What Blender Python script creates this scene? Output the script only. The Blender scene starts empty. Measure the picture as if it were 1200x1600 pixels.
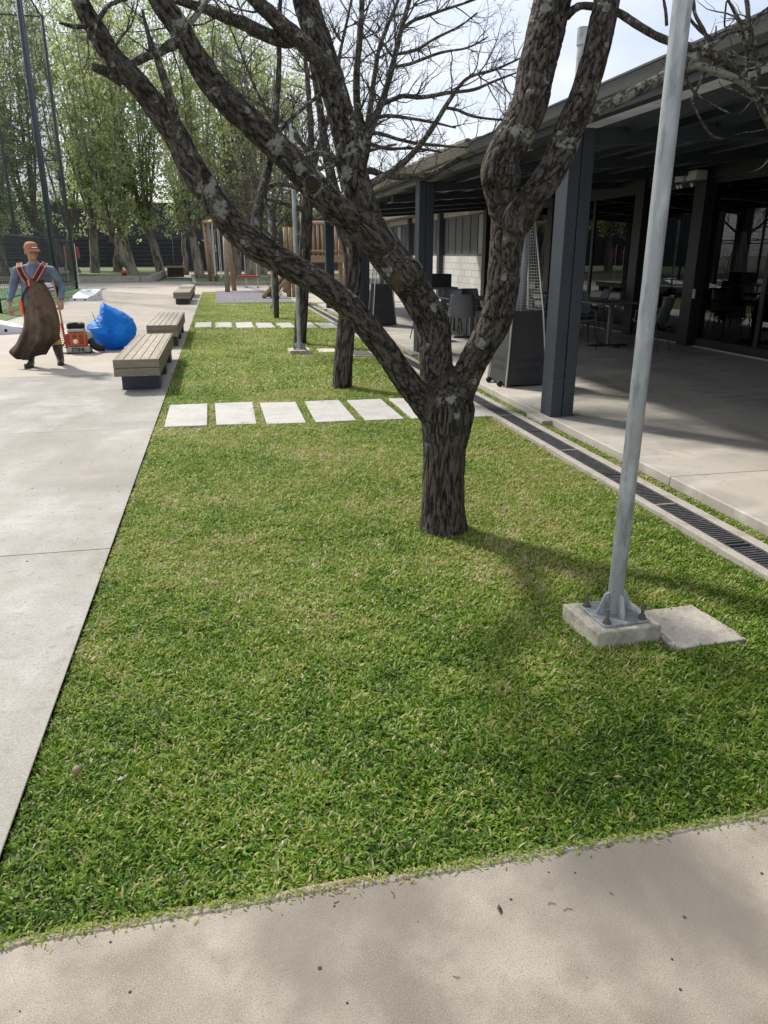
import bpy, bmesh, math, random
import numpy as np
from mathutils import Vector, Matrix, noise as mnoise

R = math.radians
scene = bpy.context.scene
COL = scene.collection

# ------------------------------------------------------------------ camera
cam_data = bpy.data.cameras.new('camera')
cam = bpy.data.objects.new('camera', cam_data)
COL.objects.link(cam)
cam_data.sensor_fit = 'VERTICAL'
cam_data.sensor_height = 36.0
cam_data.lens = 1160.0 / 1600.0 * 36.0
cam_data.clip_start = 0.05
cam_data.clip_end = 1500.0
cam.location = (0.0, 0.0, 1.55)
cam.rotation_euler = (R(90.0 - 19.16), 0.0, R(-12.04))
scene.camera = cam

# ------------------------------------------------------------------ sky and sun
SUN_EL = R(46.0)
SUN_AZ = Vector((-0.56, 0.83, 0.0)).normalized()          # horizontal direction towards the sun
world = bpy.data.worlds.new('World')
scene.world = world
world.use_nodes = True
wn = world.node_tree
wn.nodes.clear()
w_out = wn.nodes.new('ShaderNodeOutputWorld')
w_bg = wn.nodes.new('ShaderNodeBackground')
w_bg.inputs['Strength'].default_value = 0.1
w_sky = wn.nodes.new('ShaderNodeTexSky')
w_sky.sky_type = 'NISHITA'
w_sky.sun_disc = False
w_sky.sun_elevation = SUN_EL
w_sky.sun_rotation = math.atan2(SUN_AZ.x, SUN_AZ.y)
w_sky.dust_density = 2.0
w_tc = wn.nodes.new('ShaderNodeTexCoord')
w_map = wn.nodes.new('ShaderNodeMapping')
w_map.inputs['Scale'].default_value = (1.0, 1.0, 3.2)
w_no = wn.nodes.new('ShaderNodeTexNoise')
w_no.inputs['Scale'].default_value = 2.6
w_no.inputs['Detail'].default_value = 7.0
w_no.inputs['Roughness'].default_value = 0.55
w_ramp = wn.nodes.new('ShaderNodeValToRGB')
w_ramp.color_ramp.elements[0].position = 0.36
w_ramp.color_ramp.elements[0].color = (0.42, 0.42, 0.42, 1)
w_ramp.color_ramp.elements[1].position = 0.62
w_ramp.color_ramp.elements[1].color = (0.97, 0.97, 0.97, 1)
w_mix = wn.nodes.new('ShaderNodeMixRGB')
w_mix.inputs['Color2'].default_value = (6.3, 6.55, 7.2, 1)
wn.links.new(w_tc.outputs['Generated'], w_map.inputs['Vector'])
wn.links.new(w_map.outputs['Vector'], w_no.inputs['Vector'])
wn.links.new(w_no.outputs['Fac'], w_ramp.inputs['Fac'])
wn.links.new(w_ramp.outputs['Color'], w_mix.inputs['Fac'])
wn.links.new(w_sky.outputs['Color'], w_mix.inputs['Color1'])
wn.links.new(w_mix.outputs['Color'], w_bg.inputs['Color'])
wn.links.new(w_bg.outputs['Background'], w_out.inputs['Surface'])

sun_data = bpy.data.lights.new('sun', 'SUN')
sun_data.energy = 3.5
sun_data.angle = R(5.0)
sun_data.color = (1.0, 0.95, 0.86)
sun = bpy.data.objects.new('sun', sun_data)
COL.objects.link(sun)
sdir = Vector((SUN_AZ.x * math.cos(SUN_EL), SUN_AZ.y * math.cos(SUN_EL), math.sin(SUN_EL)))
sun.rotation_euler = sdir.to_track_quat('Z', 'Y').to_euler()
sun.location = sdir * 60

scene.view_settings.view_transform = 'Standard'
scene.view_settings.look = 'None'
scene.view_settings.exposure = 0.68
scene.view_settings.gamma = 1.0
scene.view_settings.use_curve_mapping = False
scene.render.engine = 'CYCLES'
scene.cycles.use_denoising = True
scene.cycles.max_bounces = 5
scene.cycles.diffuse_bounces = 3
scene.cycles.glossy_bounces = 3
scene.cycles.caustics_reflective = False
scene.cycles.caustics_refractive = False
scene.cycles.transparent_max_bounces = 24

# ------------------------------------------------------------------ helpers: materials
def nd(nt, kind, **kw):
    n = nt.nodes.new(kind)
    for k, v in kw.items():
        if k in n.inputs:
            n.inputs[k].default_value = v
        else:
            setattr(n, k, v)
    return n


def c4(c):
    return (c[0], c[1], c[2], 1.0)


def material(name, base, rough=0.6, metal=0.0, layers=(), bumps=(), coord='Object', spec=0.5, vary=0.0, translucent=0.0, coat=0.0):
    """layers: (scale, detail, colour, low, high, strength, stretch); bumps: (scale, detail, strength, distance, stretch)"""
    m = bpy.data.materials.new(name)
    m.use_nodes = True
    nt = m.node_tree
    b = nt.nodes['Principled BSDF']
    b.inputs['Roughness'].default_value = rough
    b.inputs['Metallic'].default_value = metal
    b.inputs['Specular IOR Level'].default_value = spec
    b.inputs['Coat Weight'].default_value = coat
    if coord == 'World':
        src = nd(nt, 'ShaderNodeNewGeometry').outputs['Position']
    else:
        src = nd(nt, 'ShaderNodeTexCoord').outputs[coord]
        info = nd(nt, 'ShaderNodeObjectInfo')
        off = nd(nt, 'ShaderNodeVectorMath', operation='SCALE')
        off.inputs['Scale'].default_value = 37.0
        nt.links.new(info.outputs['Random'], off.inputs[0])
        add = nd(nt, 'ShaderNodeVectorMath', operation='ADD')
        nt.links.new(src, add.inputs[0])
        nt.links.new(off.outputs[0], add.inputs[1])
        src = add.outputs[0]
    col = nd(nt, 'ShaderNodeRGB').outputs[0]
    col.default_value = c4(base)
    for (sc, det, c, lo, hi, st, stretch) in layers:
        mp = nd(nt, 'ShaderNodeMapping')
        mp.inputs['Scale'].default_value = stretch
        nt.links.new(src, mp.inputs['Vector'])
        n = nd(nt, 'ShaderNodeTexNoise', Scale=sc, Detail=det, Roughness=0.6)
        nt.links.new(mp.outputs[0], n.inputs['Vector'])
        mr = nd(nt, 'ShaderNodeMapRange')
        mr.inputs['From Min'].default_value = lo
        mr.inputs['From Max'].default_value = hi
        mr.inputs['To Max'].default_value = st
        nt.links.new(n.outputs['Fac'], mr.inputs['Value'])
        mx = nd(nt, 'ShaderNodeMixRGB')
        mx.inputs['Color2'].default_value = c4(c)
        nt.links.new(mr.outputs[0], mx.inputs['Fac'])
        nt.links.new(col, mx.inputs['Color1'])
        col = mx.outputs[0]
    if vary:
        info2 = nd(nt, 'ShaderNodeObjectInfo')
        mr = nd(nt, 'ShaderNodeMapRange')
        mr.inputs['To Min'].default_value = 1 - vary
        mr.inputs['To Max'].default_value = 1 + vary
        nt.links.new(info2.outputs['Random'], mr.inputs['Value'])
        hs = nd(nt, 'ShaderNodeHueSaturation')
        nt.links.new(mr.outputs[0], hs.inputs['Value'])
        nt.links.new(col, hs.inputs['Color'])
        col = hs.outputs[0]
    nt.links.new(col, b.inputs['Base Color'])
    prev = None
    for (sc, det, st, dist, stretch) in bumps:
        mp = nd(nt, 'ShaderNodeMapping')
        mp.inputs['Scale'].default_value = stretch
        nt.links.new(src, mp.inputs['Vector'])
        n = nd(nt, 'ShaderNodeTexNoise', Scale=sc, Detail=det, Roughness=0.65)
        nt.links.new(mp.outputs[0], n.inputs['Vector'])
        bp = nd(nt, 'ShaderNodeBump', Strength=st, Distance=dist)
        nt.links.new(n.outputs['Fac'], bp.inputs['Height'])
        if prev:
            nt.links.new(prev, bp.inputs['Normal'])
        prev = bp.outputs[0]
    if prev:
        nt.links.new(prev, b.inputs['Normal'])
    if translucent:
        tr = nd(nt, 'ShaderNodeBsdfTranslucent')
        nt.links.new(col, tr.inputs['Color'])
        ms = nd(nt, 'ShaderNodeMixShader', Fac=translucent)
        nt.links.new(b.outputs[0], ms.inputs[1])
        nt.links.new(tr.outputs[0], ms.inputs[2])
        nt.links.new(ms.outputs[0], nt.nodes['Material Output'].inputs['Surface'])
    return m


U = (1, 1, 1)
MT = {}
MT['concrete_grey'] = material('concrete_grey', (0.298, 0.28, 0.245), 0.85, coord='World', layers=[
    (0.5, 5, (0.18, 0.165, 0.142), 0.42, 0.62, 0.85, (1.3, 0.6, 1)), (1.3, 6, (0.41, 0.398, 0.375), 0.46, 0.64, 0.85, (1, .6, 1)),
    (0.9, 8, (0.20, 0.185, 0.165), 0.50, 0.66, 0.75, (0.7, 1.4, 1)), (3.5, 7, (0.27, 0.245, 0.21), 0.50, 0.66, 0.6, (.6, 1.5, 1)), (70, 4, (0.20, 0.18, 0.16), 0.50, 0.66, 0.6, U),
    (150, 3, (0.46, 0.445, 0.42), 0.52, 0.66, 0.5, U), (17, 5, (0.19, 0.17, .15), 0.57, 0.70, 0.6, U)],
    bumps=[(160, 4, 0.3, 0.003, U), (22, 5, 0.25, 0.006, U)])
MT['concrete_beige'] = material('concrete_beige', (0.345, 0.305, 0.25), 0.85, coord='World', layers=[
    (0.35, 5, (0.39, 0.35, 0.30), 0.45, 0.7, 0.7, U), (1.3, 6, (0.45, 0.42, 0.365), 0.5, 0.7, 0.6, U), (5, 6, (0.34, 0.31, .27), 0.58, 0.72, 0.5, (1, 2, 1))],
    bumps=[(60, 4, 0.2, 0.004, U)])
MT['concrete_tan'] = material('concrete_tan', (0.262, 0.235, 0.195), 0.88, coord='World', layers=[
    (1.5, 5, (0.155, 0.134, 0.108), 0.42, 0.60, 0.95, (1, .6, 1)), (2.6, 6, (0.365, 0.33, 0.275), 0.44, 0.62, 0.9, U),
    (7, 6, (0.19, 0.155, 0.12), 0.52, 0.68, 0.6, U), (260, 4, (0.125, 0.10, 0.078), 0.50, 0.66, 0.75, U), (330, 3, (0.43, 0.37, 0.29), 0.52, 0.66, 0.7, U), (0.8, 4, (0.145, 0.126, 0.106), 0.46, 0.60, 0.85, (1.3, .7, 1)),
    (11, 2, (0.15, 0.12, 0.1), 0.73, 0.76, 0.6, U)],
    bumps=[(260, 5, 0.5, 0.003, U), (60, 6, 0.25, 0.006, U), (9, 4, 0.15, 0.012, U)])
MT['concrete_patio'] = material('concrete_patio', (0.42, 0.392, 0.345), 0.55, coord='World', layers=[
    (0.8, 6, (0.235, 0.212, 0.185), 0.42, 0.62, 0.85, (1, .5, 1)), (2.2, 7, (0.54, 0.505, 0.45), 0.5, 0.68, 0.75, (.6, 1.3, 1)), (9, 6, (0.22, 0.19, .16), 0.58, 0.70, 0.5, U)],
    bumps=[(70, 4, 0.12, 0.003, U)])
MT['concrete_edge'] = material('concrete_edge', (0.34, 0.315, 0.275), 0.9, coord='World', layers=[
    (6, 6, (0.20, 0.18, 0.15), 0.45, 0.7, 0.8, U), (60, 4, (0.45, 0.42, 0.37), 0.52, 0.7, 0.7, U)], bumps=[(90, 5, 0.6, 0.005, U)])
MT['concrete_lip'] = material('concrete_lip', (0.25, 0.222, 0.18), 0.95, coord='World', layers=[(14, 6, (0.22, 0.2, 0.15), 0.45, 0.62, 0.8, U), (120, 4, (0.38, 0.345, 0.28), 0.52, 0.68, 0.7, U)], bumps=[(120, 5, 0.8, 0.006, U)])
MT['concrete_block'] = material('concrete_block', (0.54, 0.50, 0.405), 0.9, coord='World', layers=[
    (9, 6, (0.23, 0.20, 0.155), 0.44, 0.64, 0.8, (1, 1, .6)), (3, 5, (0.56, 0.53, 0.47), 0.5, 0.7, 0.8, U), (90, 4, (0.2, 0.17, 0.13), 0.56, 0.7, 0.7, U)],
    bumps=[(70, 6, 0.7, 0.006, U), (14, 5, 0.5, 0.012, U)])
MT['paver_white'] = material('paver_white', (0.42, 0.41, 0.385), 0.8, coord='World', vary=0.07, layers=[
    (3, 6, (0.33, 0.315, 0.285), 0.46, 0.66, 0.75, U), (40, 5, (0.30, 0.28, 0.25), 0.54, 0.68, 0.6, U), (11, 6, (0.29, 0.27, 0.235), 0.54, 0.68, 0.6, U)], bumps=[(110, 4, 0.2, 0.003, U)])
MT['soil'] = material('soil', (0.06, 0.046, 0.03), 1.0, coord='World', layers=[
    (25, 5, (0.17, 0.135, 0.09), 0.48, 0.66, 0.8, U), (70, 4, (0.035, 0.028, 0.02), 0.5, 0.65, 0.8, U), (4, 4, (0.07, 0.085, .03), 0.42, 0.6, 0.7, U)], bumps=[(60, 5, 1.0, 0.02, U)])
MT['terrain'] = material('terrain', (0.22, 0.2, 0.16), 0.95, coord='World', layers=[(0.08, 5, (0.07, 0.1, 0.04), 0.45, 0.6, 0.9, U)])
MT['turf'] = material('turf', (0.11, 0.26, 0.10), 0.9, coord='World', layers=[(2, 5, (0.15, 0.32, 0.13), 0.4, 0.6, 0.7, U), (40, 3, (0.06, 0.16, 0.06), 0.5, 0.7, 0.6, U)], bumps=[(120, 3, 0.6, 0.01, U)])
MT['far_grass'] = material('far_grass', (0.085, 0.12, 0.04), 0.95, coord='World', layers=[(1, 5, (0.16, 0.18, 0.07), 0.45, 0.65, 0.8, U), (14, 5, (0.045, 0.07, 0.02), 0.48, 0.66, 0.7, U)], bumps=[(30, 4, 0.8, 0.03, U)])
MT['rubber'] = material('rubber', (0.135, 0.125, 0.145), 0.9, coord='World', layers=[(1.5, 5, (0.18, 0.17, 0.185), 0.45, 0.65, 0.8, U), (90, 3, (0.08, 0.075, .09), 0.5, 0.7, 0.6, U)])
MT['court_line'] = material('court_line', (0.7, 0.7, 0.66), 0.8)
MT['steel_dark'] = material('steel_dark', (0.028, 0.036, 0.05), 0.42, layers=[(3, 5, (0.04, 0.05, 0.066), 0.45, 0.7, 0.7, (1, 1, .3)), (30, 5, (0.015, 0.017, 0.022), 0.5, 0.7, 0.5, U)], bumps=[(40, 3, 0.05, 0.002, U)])
MT['steel_black'] = material('steel_black', (0.012, 0.013, 0.016), 0.45, layers=[(20, 4, (0.022, 0.022, 0.025), 0.5, 0.7, 0.7, U)])
MT['fascia_grey'] = material('fascia_grey', (0.085, 0.088, 0.092), 0.5, layers=[(2, 6, (0.062, 0.064, 0.066), 0.45, 0.65, 0.8, (1, .4, 3)), (12, 5, (0.115, 0.115, 0.112), 0.5, 0.7, 0.5, U)])
MT['fascia_olive'] = material('fascia_olive', (0.13, 0.122, 0.092), 0.7, layers=[(3, 6, (0.11, 0.105, 0.085), 0.45, 0.65, 0.9, U)])
MT['roof_tile'] = material('roof_tile', (0.12, 0.105, 0.09), 0.9, layers=[(5, 5, (0.07, 0.065, 0.055), 0.45, 0.65, 0.8, U)], vary=.25)
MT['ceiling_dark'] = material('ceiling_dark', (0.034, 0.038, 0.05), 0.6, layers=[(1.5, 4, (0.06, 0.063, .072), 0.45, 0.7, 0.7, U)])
MT['polycarbonate'] = material('polycarbonate', (0.42, 0.43, 0.43), 0.5, layers=[(2, 5, (0.32, 0.32, 0.31), 0.45, 0.65, 0.7, U)], translucent=0.5)
MT['galvanised'] = material('galvanised', (0.33, 0.355, 0.36), 0.5, metal=0.35, layers=[
    (9, 6, (0.50, 0.525, 0.53), 0.46, 0.60, 0.9, (1, 1, .35)), (34, 5, (0.21, 0.235, 0.24), 0.50, 0.64, 0.85, (1, 1, .22)), (5, 4, (0.42, 0.36, 0.26), 0.70, 0.78, 0.6, (1, 1, .5))],
    bumps=[(70, 4, 0.15, 0.002, (1, 1, .4))])
MT['bolt_steel'] = material('bolt_steel', (0.17, 0.165, 0.15), 0.6, metal=0.5, layers=[(60, 4, (0.12, 0.075, 0.04), 0.5, 0.65, 0.8, U)])
MT['grate_iron'] = material('grate_iron', (0.055, 0.055, 0.06), 0.55, layers=[(20, 4, (0.11, 0.105, 0.1), 0.48, 0.66, 0.8, U)])
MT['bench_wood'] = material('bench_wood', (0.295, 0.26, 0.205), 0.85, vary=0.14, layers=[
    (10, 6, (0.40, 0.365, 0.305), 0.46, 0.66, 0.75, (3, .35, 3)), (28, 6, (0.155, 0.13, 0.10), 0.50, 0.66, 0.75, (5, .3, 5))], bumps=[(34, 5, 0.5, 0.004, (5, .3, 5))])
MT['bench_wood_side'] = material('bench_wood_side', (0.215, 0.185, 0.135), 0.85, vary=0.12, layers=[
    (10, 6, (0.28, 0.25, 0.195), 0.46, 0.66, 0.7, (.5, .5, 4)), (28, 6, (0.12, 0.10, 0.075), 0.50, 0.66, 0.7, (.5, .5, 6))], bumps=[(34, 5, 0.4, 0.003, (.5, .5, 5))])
MT['log_wood'] = material('log_wood', (0.33, 0.225, 0.125), 0.85, vary=0.2, layers=[(5, 5, (0.36, 0.255, 0.15), 0.45, 0.65, 0.8, (2, 2, .3)), (20, 5, (0.12, 0.075, 0.045), 0.52, 0.68, 0.8, (3, 3, .2))])
MT['log_grey'] = material('log_grey', (0.25, 0.21, 0.15), 0.9, vary=0.2, layers=[(5, 5, (0.33, 0.29, 0.22), 0.45, 0.65, 0.8, (2, 2, .3)), (20, 5, (0.1, 0.08, 0.055), 0.52, 0.68, 0.8, (3, 3, .2))])
MT['red_paint'] = material('red_paint', (0.36, 0.025, 0.03), 0.5)
MT['wall_block'] = material('wall_block', (0.50, 0.49, 0.46), 0.9, coord='World', vary=.05, layers=[(1.2, 5, (0.40, 0.39, 0.37), 0.45, 0.66, 0.8, (1, 1, .5)), (9, 5, (0.58, 0.57, .55), 0.5, 0.7, 0.6, U)], bumps=[(50, 4, 0.4, 0.004, U)])
MT['lintel'] = material('lintel', (0.42, 0.40, 0.36), 0.9, coord='World', layers=[(2, 5, (0.32, 0.3, 0.27), 0.45, 0.65, 0.8, U)])
MT['panel_grey'] = material('panel_grey', (0.09, 0.09, 0.097), 0.55, vary=.1)
MT['curtain'] = material('curtain', (0.34, 0.38, 0.42), 0.3, layers=[(3, 3, (0.26, 0.3, 0.34), 0.4, 0.7, 0.7, (6, 6, .3))])
MT['shed'] = material('shed', (0.03, 0.031, 0.037), 0.6, vary=.2, layers=[(1, 4, (0.045, 0.045, 0.05), 0.45, 0.65, 0.7, U)])
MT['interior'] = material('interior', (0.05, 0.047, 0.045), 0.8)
MT['chair_grey'] = material('chair_grey', (0.12, 0.128, 0.138), 0.5, layers=[(30, 3, (0.15, 0.157, 0.165), 0.45, 0.65, 0.6, U)])
MT['aluminium'] = material('aluminium', (0.55, 0.55, 0.54), 0.35, metal=0.8)
MT['heater_black'] = material('heater_black', (0.03, 0.031, 0.034), 0.55, layers=[(4, 5, (0.042, 0.042, 0.046), 0.45, 0.65, 0.7, U)])
MT['rubber_black'] = material('rubber_black', (0.012, 0.012, 0.013), 0.7)
MT['white_plastic'] = material('white_plastic', (0.62, 0.65, 0.68), 0.5, layers=[(4, 5, (0.52, 0.55, 0.58), 0.45, 0.66, 0.7, U)])
MT['paper'] = material('paper', (0.8, 0.8, 0.78), 0.8)
MT['bag_blue'] = material('bag_blue', (0.002, 0.23, 0.70), 0.34, spec=0.35, layers=[(3, 5, (0.006, 0.36, 0.88), 0.45, 0.65, 0.8, U)], bumps=[(6, 6, 0.8, 0.04, (1, 1, 3.0)), (22, 6, 0.7, 0.016, (.7, .7, 3))], translucent=0.35)
MT['orange_plastic'] = material('orange_plastic', (0.55, 0.10, 0.025), 0.5, layers=[(12, 5, (0.36, 0.075, 0.03), 0.48, 0.66, 0.8, U)])
MT['grey_plastic'] = material('grey_plastic', (0.40, 0.385, 0.36), 0.6, layers=[(9, 5, (0.24, 0.215, 0.18), 0.48, 0.68, 0.7, U)])
MT['orange_bright'] = material('orange_bright', (0.85, 0.16, 0.05), 0.6)
MT['skin'] = material('skin', (0.42, 0.235, 0.155), 0.6, layers=[(14, 4, (0.34, 0.165, 0.11), 0.45, 0.65, 0.6, U)])
MT['shirt'] = material('shirt', (0.15, 0.185, 0.25), 0.9, layers=[(7, 5, (0.105, 0.13, 0.19), 0.45, 0.65, 0.8, U)], bumps=[(12, 4, 0.6, 0.02, U)])
MT['apron'] = material('apron', (0.13, 0.095, 0.06), 0.85, spec=0.2, layers=[(4, 5, (0.165, 0.12, 0.078), 0.45, 0.65, 0.8, U), (9, 6, (0.045, 0.035, 0.027), 0.52, 0.7, 0.7, U)], bumps=[(8, 5, 0.6, 0.02, (1, 1, .6))])
ap_nt = MT['apron'].node_tree
ap_b = ap_nt.nodes['Principled BSDF']
ap_src = ap_b.inputs['Base Color'].links[0].from_socket
ap_geo = nd(ap_nt, 'ShaderNodeTexCoord')
ap_sep = nd(ap_nt, 'ShaderNodeSeparateXYZ')
ap_nt.links.new(ap_geo.outputs['Object'], ap_sep.inputs[0])
ap_no = nd(ap_nt, 'ShaderNodeTexNoise', Scale=5.0, Detail=5.0)
ap_nt.links.new(ap_geo.outputs['Object'], ap_no.inputs['Vector'])
ap_ad = nd(ap_nt, 'ShaderNodeMath', operation='MULTIPLY_ADD')
ap_ad.inputs[1].default_value = 0.9
ap_nt.links.new(ap_no.outputs['Fac'], ap_ad.inputs[0])
ap_nt.links.new(ap_sep.outputs['Z'], ap_ad.inputs[2])
ap_mr = nd(ap_nt, 'ShaderNodeMapRange')
ap_mr.inputs['From Min'].default_value = 1.15
ap_mr.inputs['From Max'].default_value = 0.65
ap_mr.inputs['To Max'].default_value = 0.88
ap_nt.links.new(ap_ad.outputs[0], ap_mr.inputs['Value'])
ap_mx = nd(ap_nt, 'ShaderNodeMixRGB')
ap_mx.inputs['Color2'].default_value = (0.024, 0.019, 0.015, 1)
ap_nt.links.new(ap_mr.outputs[0], ap_mx.inputs['Fac'])
ap_nt.links.new(ap_src, ap_mx.inputs['Color1'])
ap_nt.links.new(ap_mx.outputs[0], ap_b.inputs['Base Color'])
MT['trousers'] = material('trousers', (0.035, 0.038, 0.045), 0.9, bumps=[(12, 4, 0.6, 0.02, U)])
MT['boot'] = material('boot', (0.022, 0.022, 0.024), 0.4, layers=[(10, 5, (0.1, 0.085, 0.065), 0.55, 0.7, 0.7, U)])
MT['yellow_band'] = material('yellow_band', (0.5, 0.33, 0.03), 0.6)
MT['cap_fabric'] = material('cap_fabric', (0.36, 0.15, 0.07), 0.85, layers=[(20, 4, (0.42, 0.19, 0.1), 0.45, 0.65, 0.7, U)])
MT['bare_wood'] = material('bare_wood', (0.36, 0.22, 0.12), 0.7)
MT['hair'] = material('hair', (0.02, 0.016, 0.013), 0.7)
MT['eye'] = material('eye', (0.02, 0.015, 0.012), 0.3)
MT['net'] = material('net', (0.02, 0.022, 0.024), 0.8)
MT['litter_dark'] = material('litter_dark', (0.05, 0.04, 0.03), 0.9)
MT['dry_leaf'] = material('dry_leaf', (0.30, 0.22, 0.13), 0.9, vary=.3)
MT['bark_pale'] = material('bark_pale', (0.26, 0.22, 0.175), 0.95, layers=[(1.6, 6, (0.065, 0.052, 0.04), 0.44, 0.6, 0.9, (3, 3, .6)), (3, 5, (0.36, 0.325, 0.27), 0.54, 0.68, 0.8, (2, 2, .5))])
MT['bark_twig'] = material('bark_twig', (0.095, 0.078, 0.065), 0.95, layers=[(14, 5, (0.19, 0.175, 0.155), 0.48, 0.68, 0.7, U), (40, 4, (0.05, 0.042, .036), 0.5, 0.7, 0.6, U)], bumps=[(60, 4, 0.6, 0.006, U)])
MT['cut_wood'] = material('cut_wood', (0.022, 0.016, 0.012), 0.95)


def glass_material():
    m = bpy.data.materials.new('facade_glass')
    m.use_nodes = True
    nt = m.node_tree
    nt.nodes.clear()
    out = nd(nt, 'ShaderNodeOutputMaterial')
    tr = nd(nt, 'ShaderNodeBsdfTransparent')
    tr.inputs['Color'].default_value = (0.42, 0.43, 0.45, 1)
    gl = nd(nt, 'ShaderNodeBsdfGlossy', Roughness=0.0)
    gl.inputs['Color'].default_value = (0.85, 0.87, 0.9, 1)
    fr = nd(nt, 'ShaderNodeFresnel', IOR=1.75)
    mx = nd(nt, 'ShaderNodeMixShader')
    nt.links.new(fr.outputs[0], mx.inputs[0])
    nt.links.new(tr.outputs[0], mx.inputs[1])
    nt.links.new(gl.outputs[0], mx.inputs[2])
    nt.links.new(mx.outputs[0], out.inputs['Surface'])
    return m


MT['glass'] = glass_material()


def leaf_material(name, a, b, c, transl=0.45):
    m = bpy.data.materials.new(name)
    m.use_nodes = True
    nt = m.node_tree
    p = nt.nodes['Principled BSDF']
    at = nd(nt, 'ShaderNodeAttribute', attribute_name='tone')
    rp = nd(nt, 'ShaderNodeValToRGB')
    e = rp.color_ramp.elements
    e[0].color = c4(a)
    e[1].color = c4(c)
    k = e.new(0.5)
    k.color = c4(b)
    nt.links.new(at.outputs['Fac'], rp.inputs['Fac'])
    nt.links.new(rp.outputs[0], p.inputs['Base Color'])
    p.inputs['Roughness'].default_value = 0.55
    tr = nd(nt, 'ShaderNodeBsdfTranslucent')
    nt.links.new(rp.outputs[0], tr.inputs['Color'])
    ms = nd(nt, 'ShaderNodeMixShader', Fac=transl)
    nt.links.new(p.outputs[0], ms.inputs[1])
    nt.links.new(tr.outputs[0], ms.inputs[2])
    nt.links.new(ms.outputs[0], nt.nodes['Material Output'].inputs['Surface'])
    return m


MT['leaf_green'] = leaf_material('leaf_green', (0.24, 0.31, 0.13), (0.37, 0.45, 0.20), (0.52, 0.57, 0.30), 0.6)


def grass_material():
    m = bpy.data.materials.new('grass_blade')
    m.use_nodes = True
    nt = m.node_tree
    p = nt.nodes['Principled BSDF']
    p.inputs['Roughness'].default_value = 0.5
    p.inputs['Specular IOR Level'].default_value = 0.35
    geo = nd(nt, 'ShaderNodeNewGeometry')
    at = nd(nt, 'ShaderNodeAttribute', attribute_name='tone')
    info = nd(nt, 'ShaderNodeObjectInfo')
    rp = nd(nt, 'ShaderNodeValToRGB')
    e = rp.color_ramp.elements
    e[0].position, e[0].color = 0.0, (0.05, 0.11, 0.010, 1)
    e[1].position, e[1].color = 1.0, (0.56, 0.48, 0.29, 1)
    for pos, c in ((0.27, (0.125, 0.25, 0.020)), (0.52, (0.25, 0.37, 0.034)), (0.72, (0.40, 0.425, 0.115)), (0.86, (0.46, 0.41, 0.20))):
        k = e.new(pos)
        k.color = c4(c)
    # patches of drier turf
    n1 = nd(nt, 'ShaderNodeTexNoise', Scale=0.95, Detail=5.0, Roughness=0.6)
    n2 = nd(nt, 'ShaderNodeTexNoise', Scale=6.0, Detail=3.0, Roughness=0.6)
    nt.links.new(geo.outputs['Position'], n1.inputs['Vector'])
    nt.links.new(geo.outputs['Position'], n2.inputs['Vector'])
    mr1 = nd(nt, 'ShaderNodeMapRange')
    mr1.inputs['From Min'].default_value = 0.38
    mr1.inputs['From Max'].default_value = 0.66
    mr1.inputs['To Min'].default_value = -0.10
    mr1.inputs['To Max'].default_value = 0.30
    nt.links.new(n1.outputs['Fac'], mr1.inputs['Value'])
    mr2 = nd(nt, 'ShaderNodeMapRange')
    mr2.inputs['From Min'].default_value = 0.35
    mr2.inputs['From Max'].default_value = 0.68
    mr2.inputs['To Min'].default_value = -0.10
    mr2.inputs['To Max'].default_value = 0.16
    nt.links.new(n2.outputs['Fac'], mr2.inputs['Value'])
    a1 = nd(nt, 'ShaderNodeMath', operation='ADD')
    nt.links.new(mr1.outputs[0], a1.inputs[0])
    nt.links.new(mr2.outputs[0], a1.inputs[1])
    a2 = nd(nt, 'ShaderNodeMath', operation='ADD')
    nt.links.new(a1.outputs[0], a2.inputs[0])
    nt.links.new(at.outputs['Fac'], a2.inputs[1])
    sp = nd(nt, 'ShaderNodeSeparateXYZ')
    nt.links.new(geo.outputs['Position'], sp.inputs[0])
    mr3 = nd(nt, 'ShaderNodeMapRange')
    mr3.inputs['From Min'].default_value = 1.6
    mr3.inputs['From Max'].default_value = 3.6
    mr3.inputs['To Min'].default_value = -0.08
    mr3.inputs['To Max'].default_value = 0.155
    nt.links.new(sp.outputs['Y'], mr3.inputs['Value'])
    a3 = nd(nt, 'ShaderNodeMath', operation='ADD')
    nt.links.new(a2.outputs[0], a3.inputs[0])
    nt.links.new(mr3.outputs[0], a3.inputs[1])
    nt.links.new(a3.outputs[0], rp.inputs['Fac'])
    nt.links.new(rp.outputs[0], p.inputs['Base Color'])
    tr = nd(nt, 'ShaderNodeBsdfTranslucent')
    nt.links.new(rp.outputs[0], tr.inputs['Color'])
    ms = nd(nt, 'ShaderNodeMixShader', Fac=0.48)
    nt.links.new(p.outputs[0], ms.inputs[1])
    nt.links.new(tr.outputs[0], ms.inputs[2])
    nt.links.new(ms.outputs[0], nt.nodes['Material Output'].inputs['Surface'])
    return m


MT['grass'] = grass_material()


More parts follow.
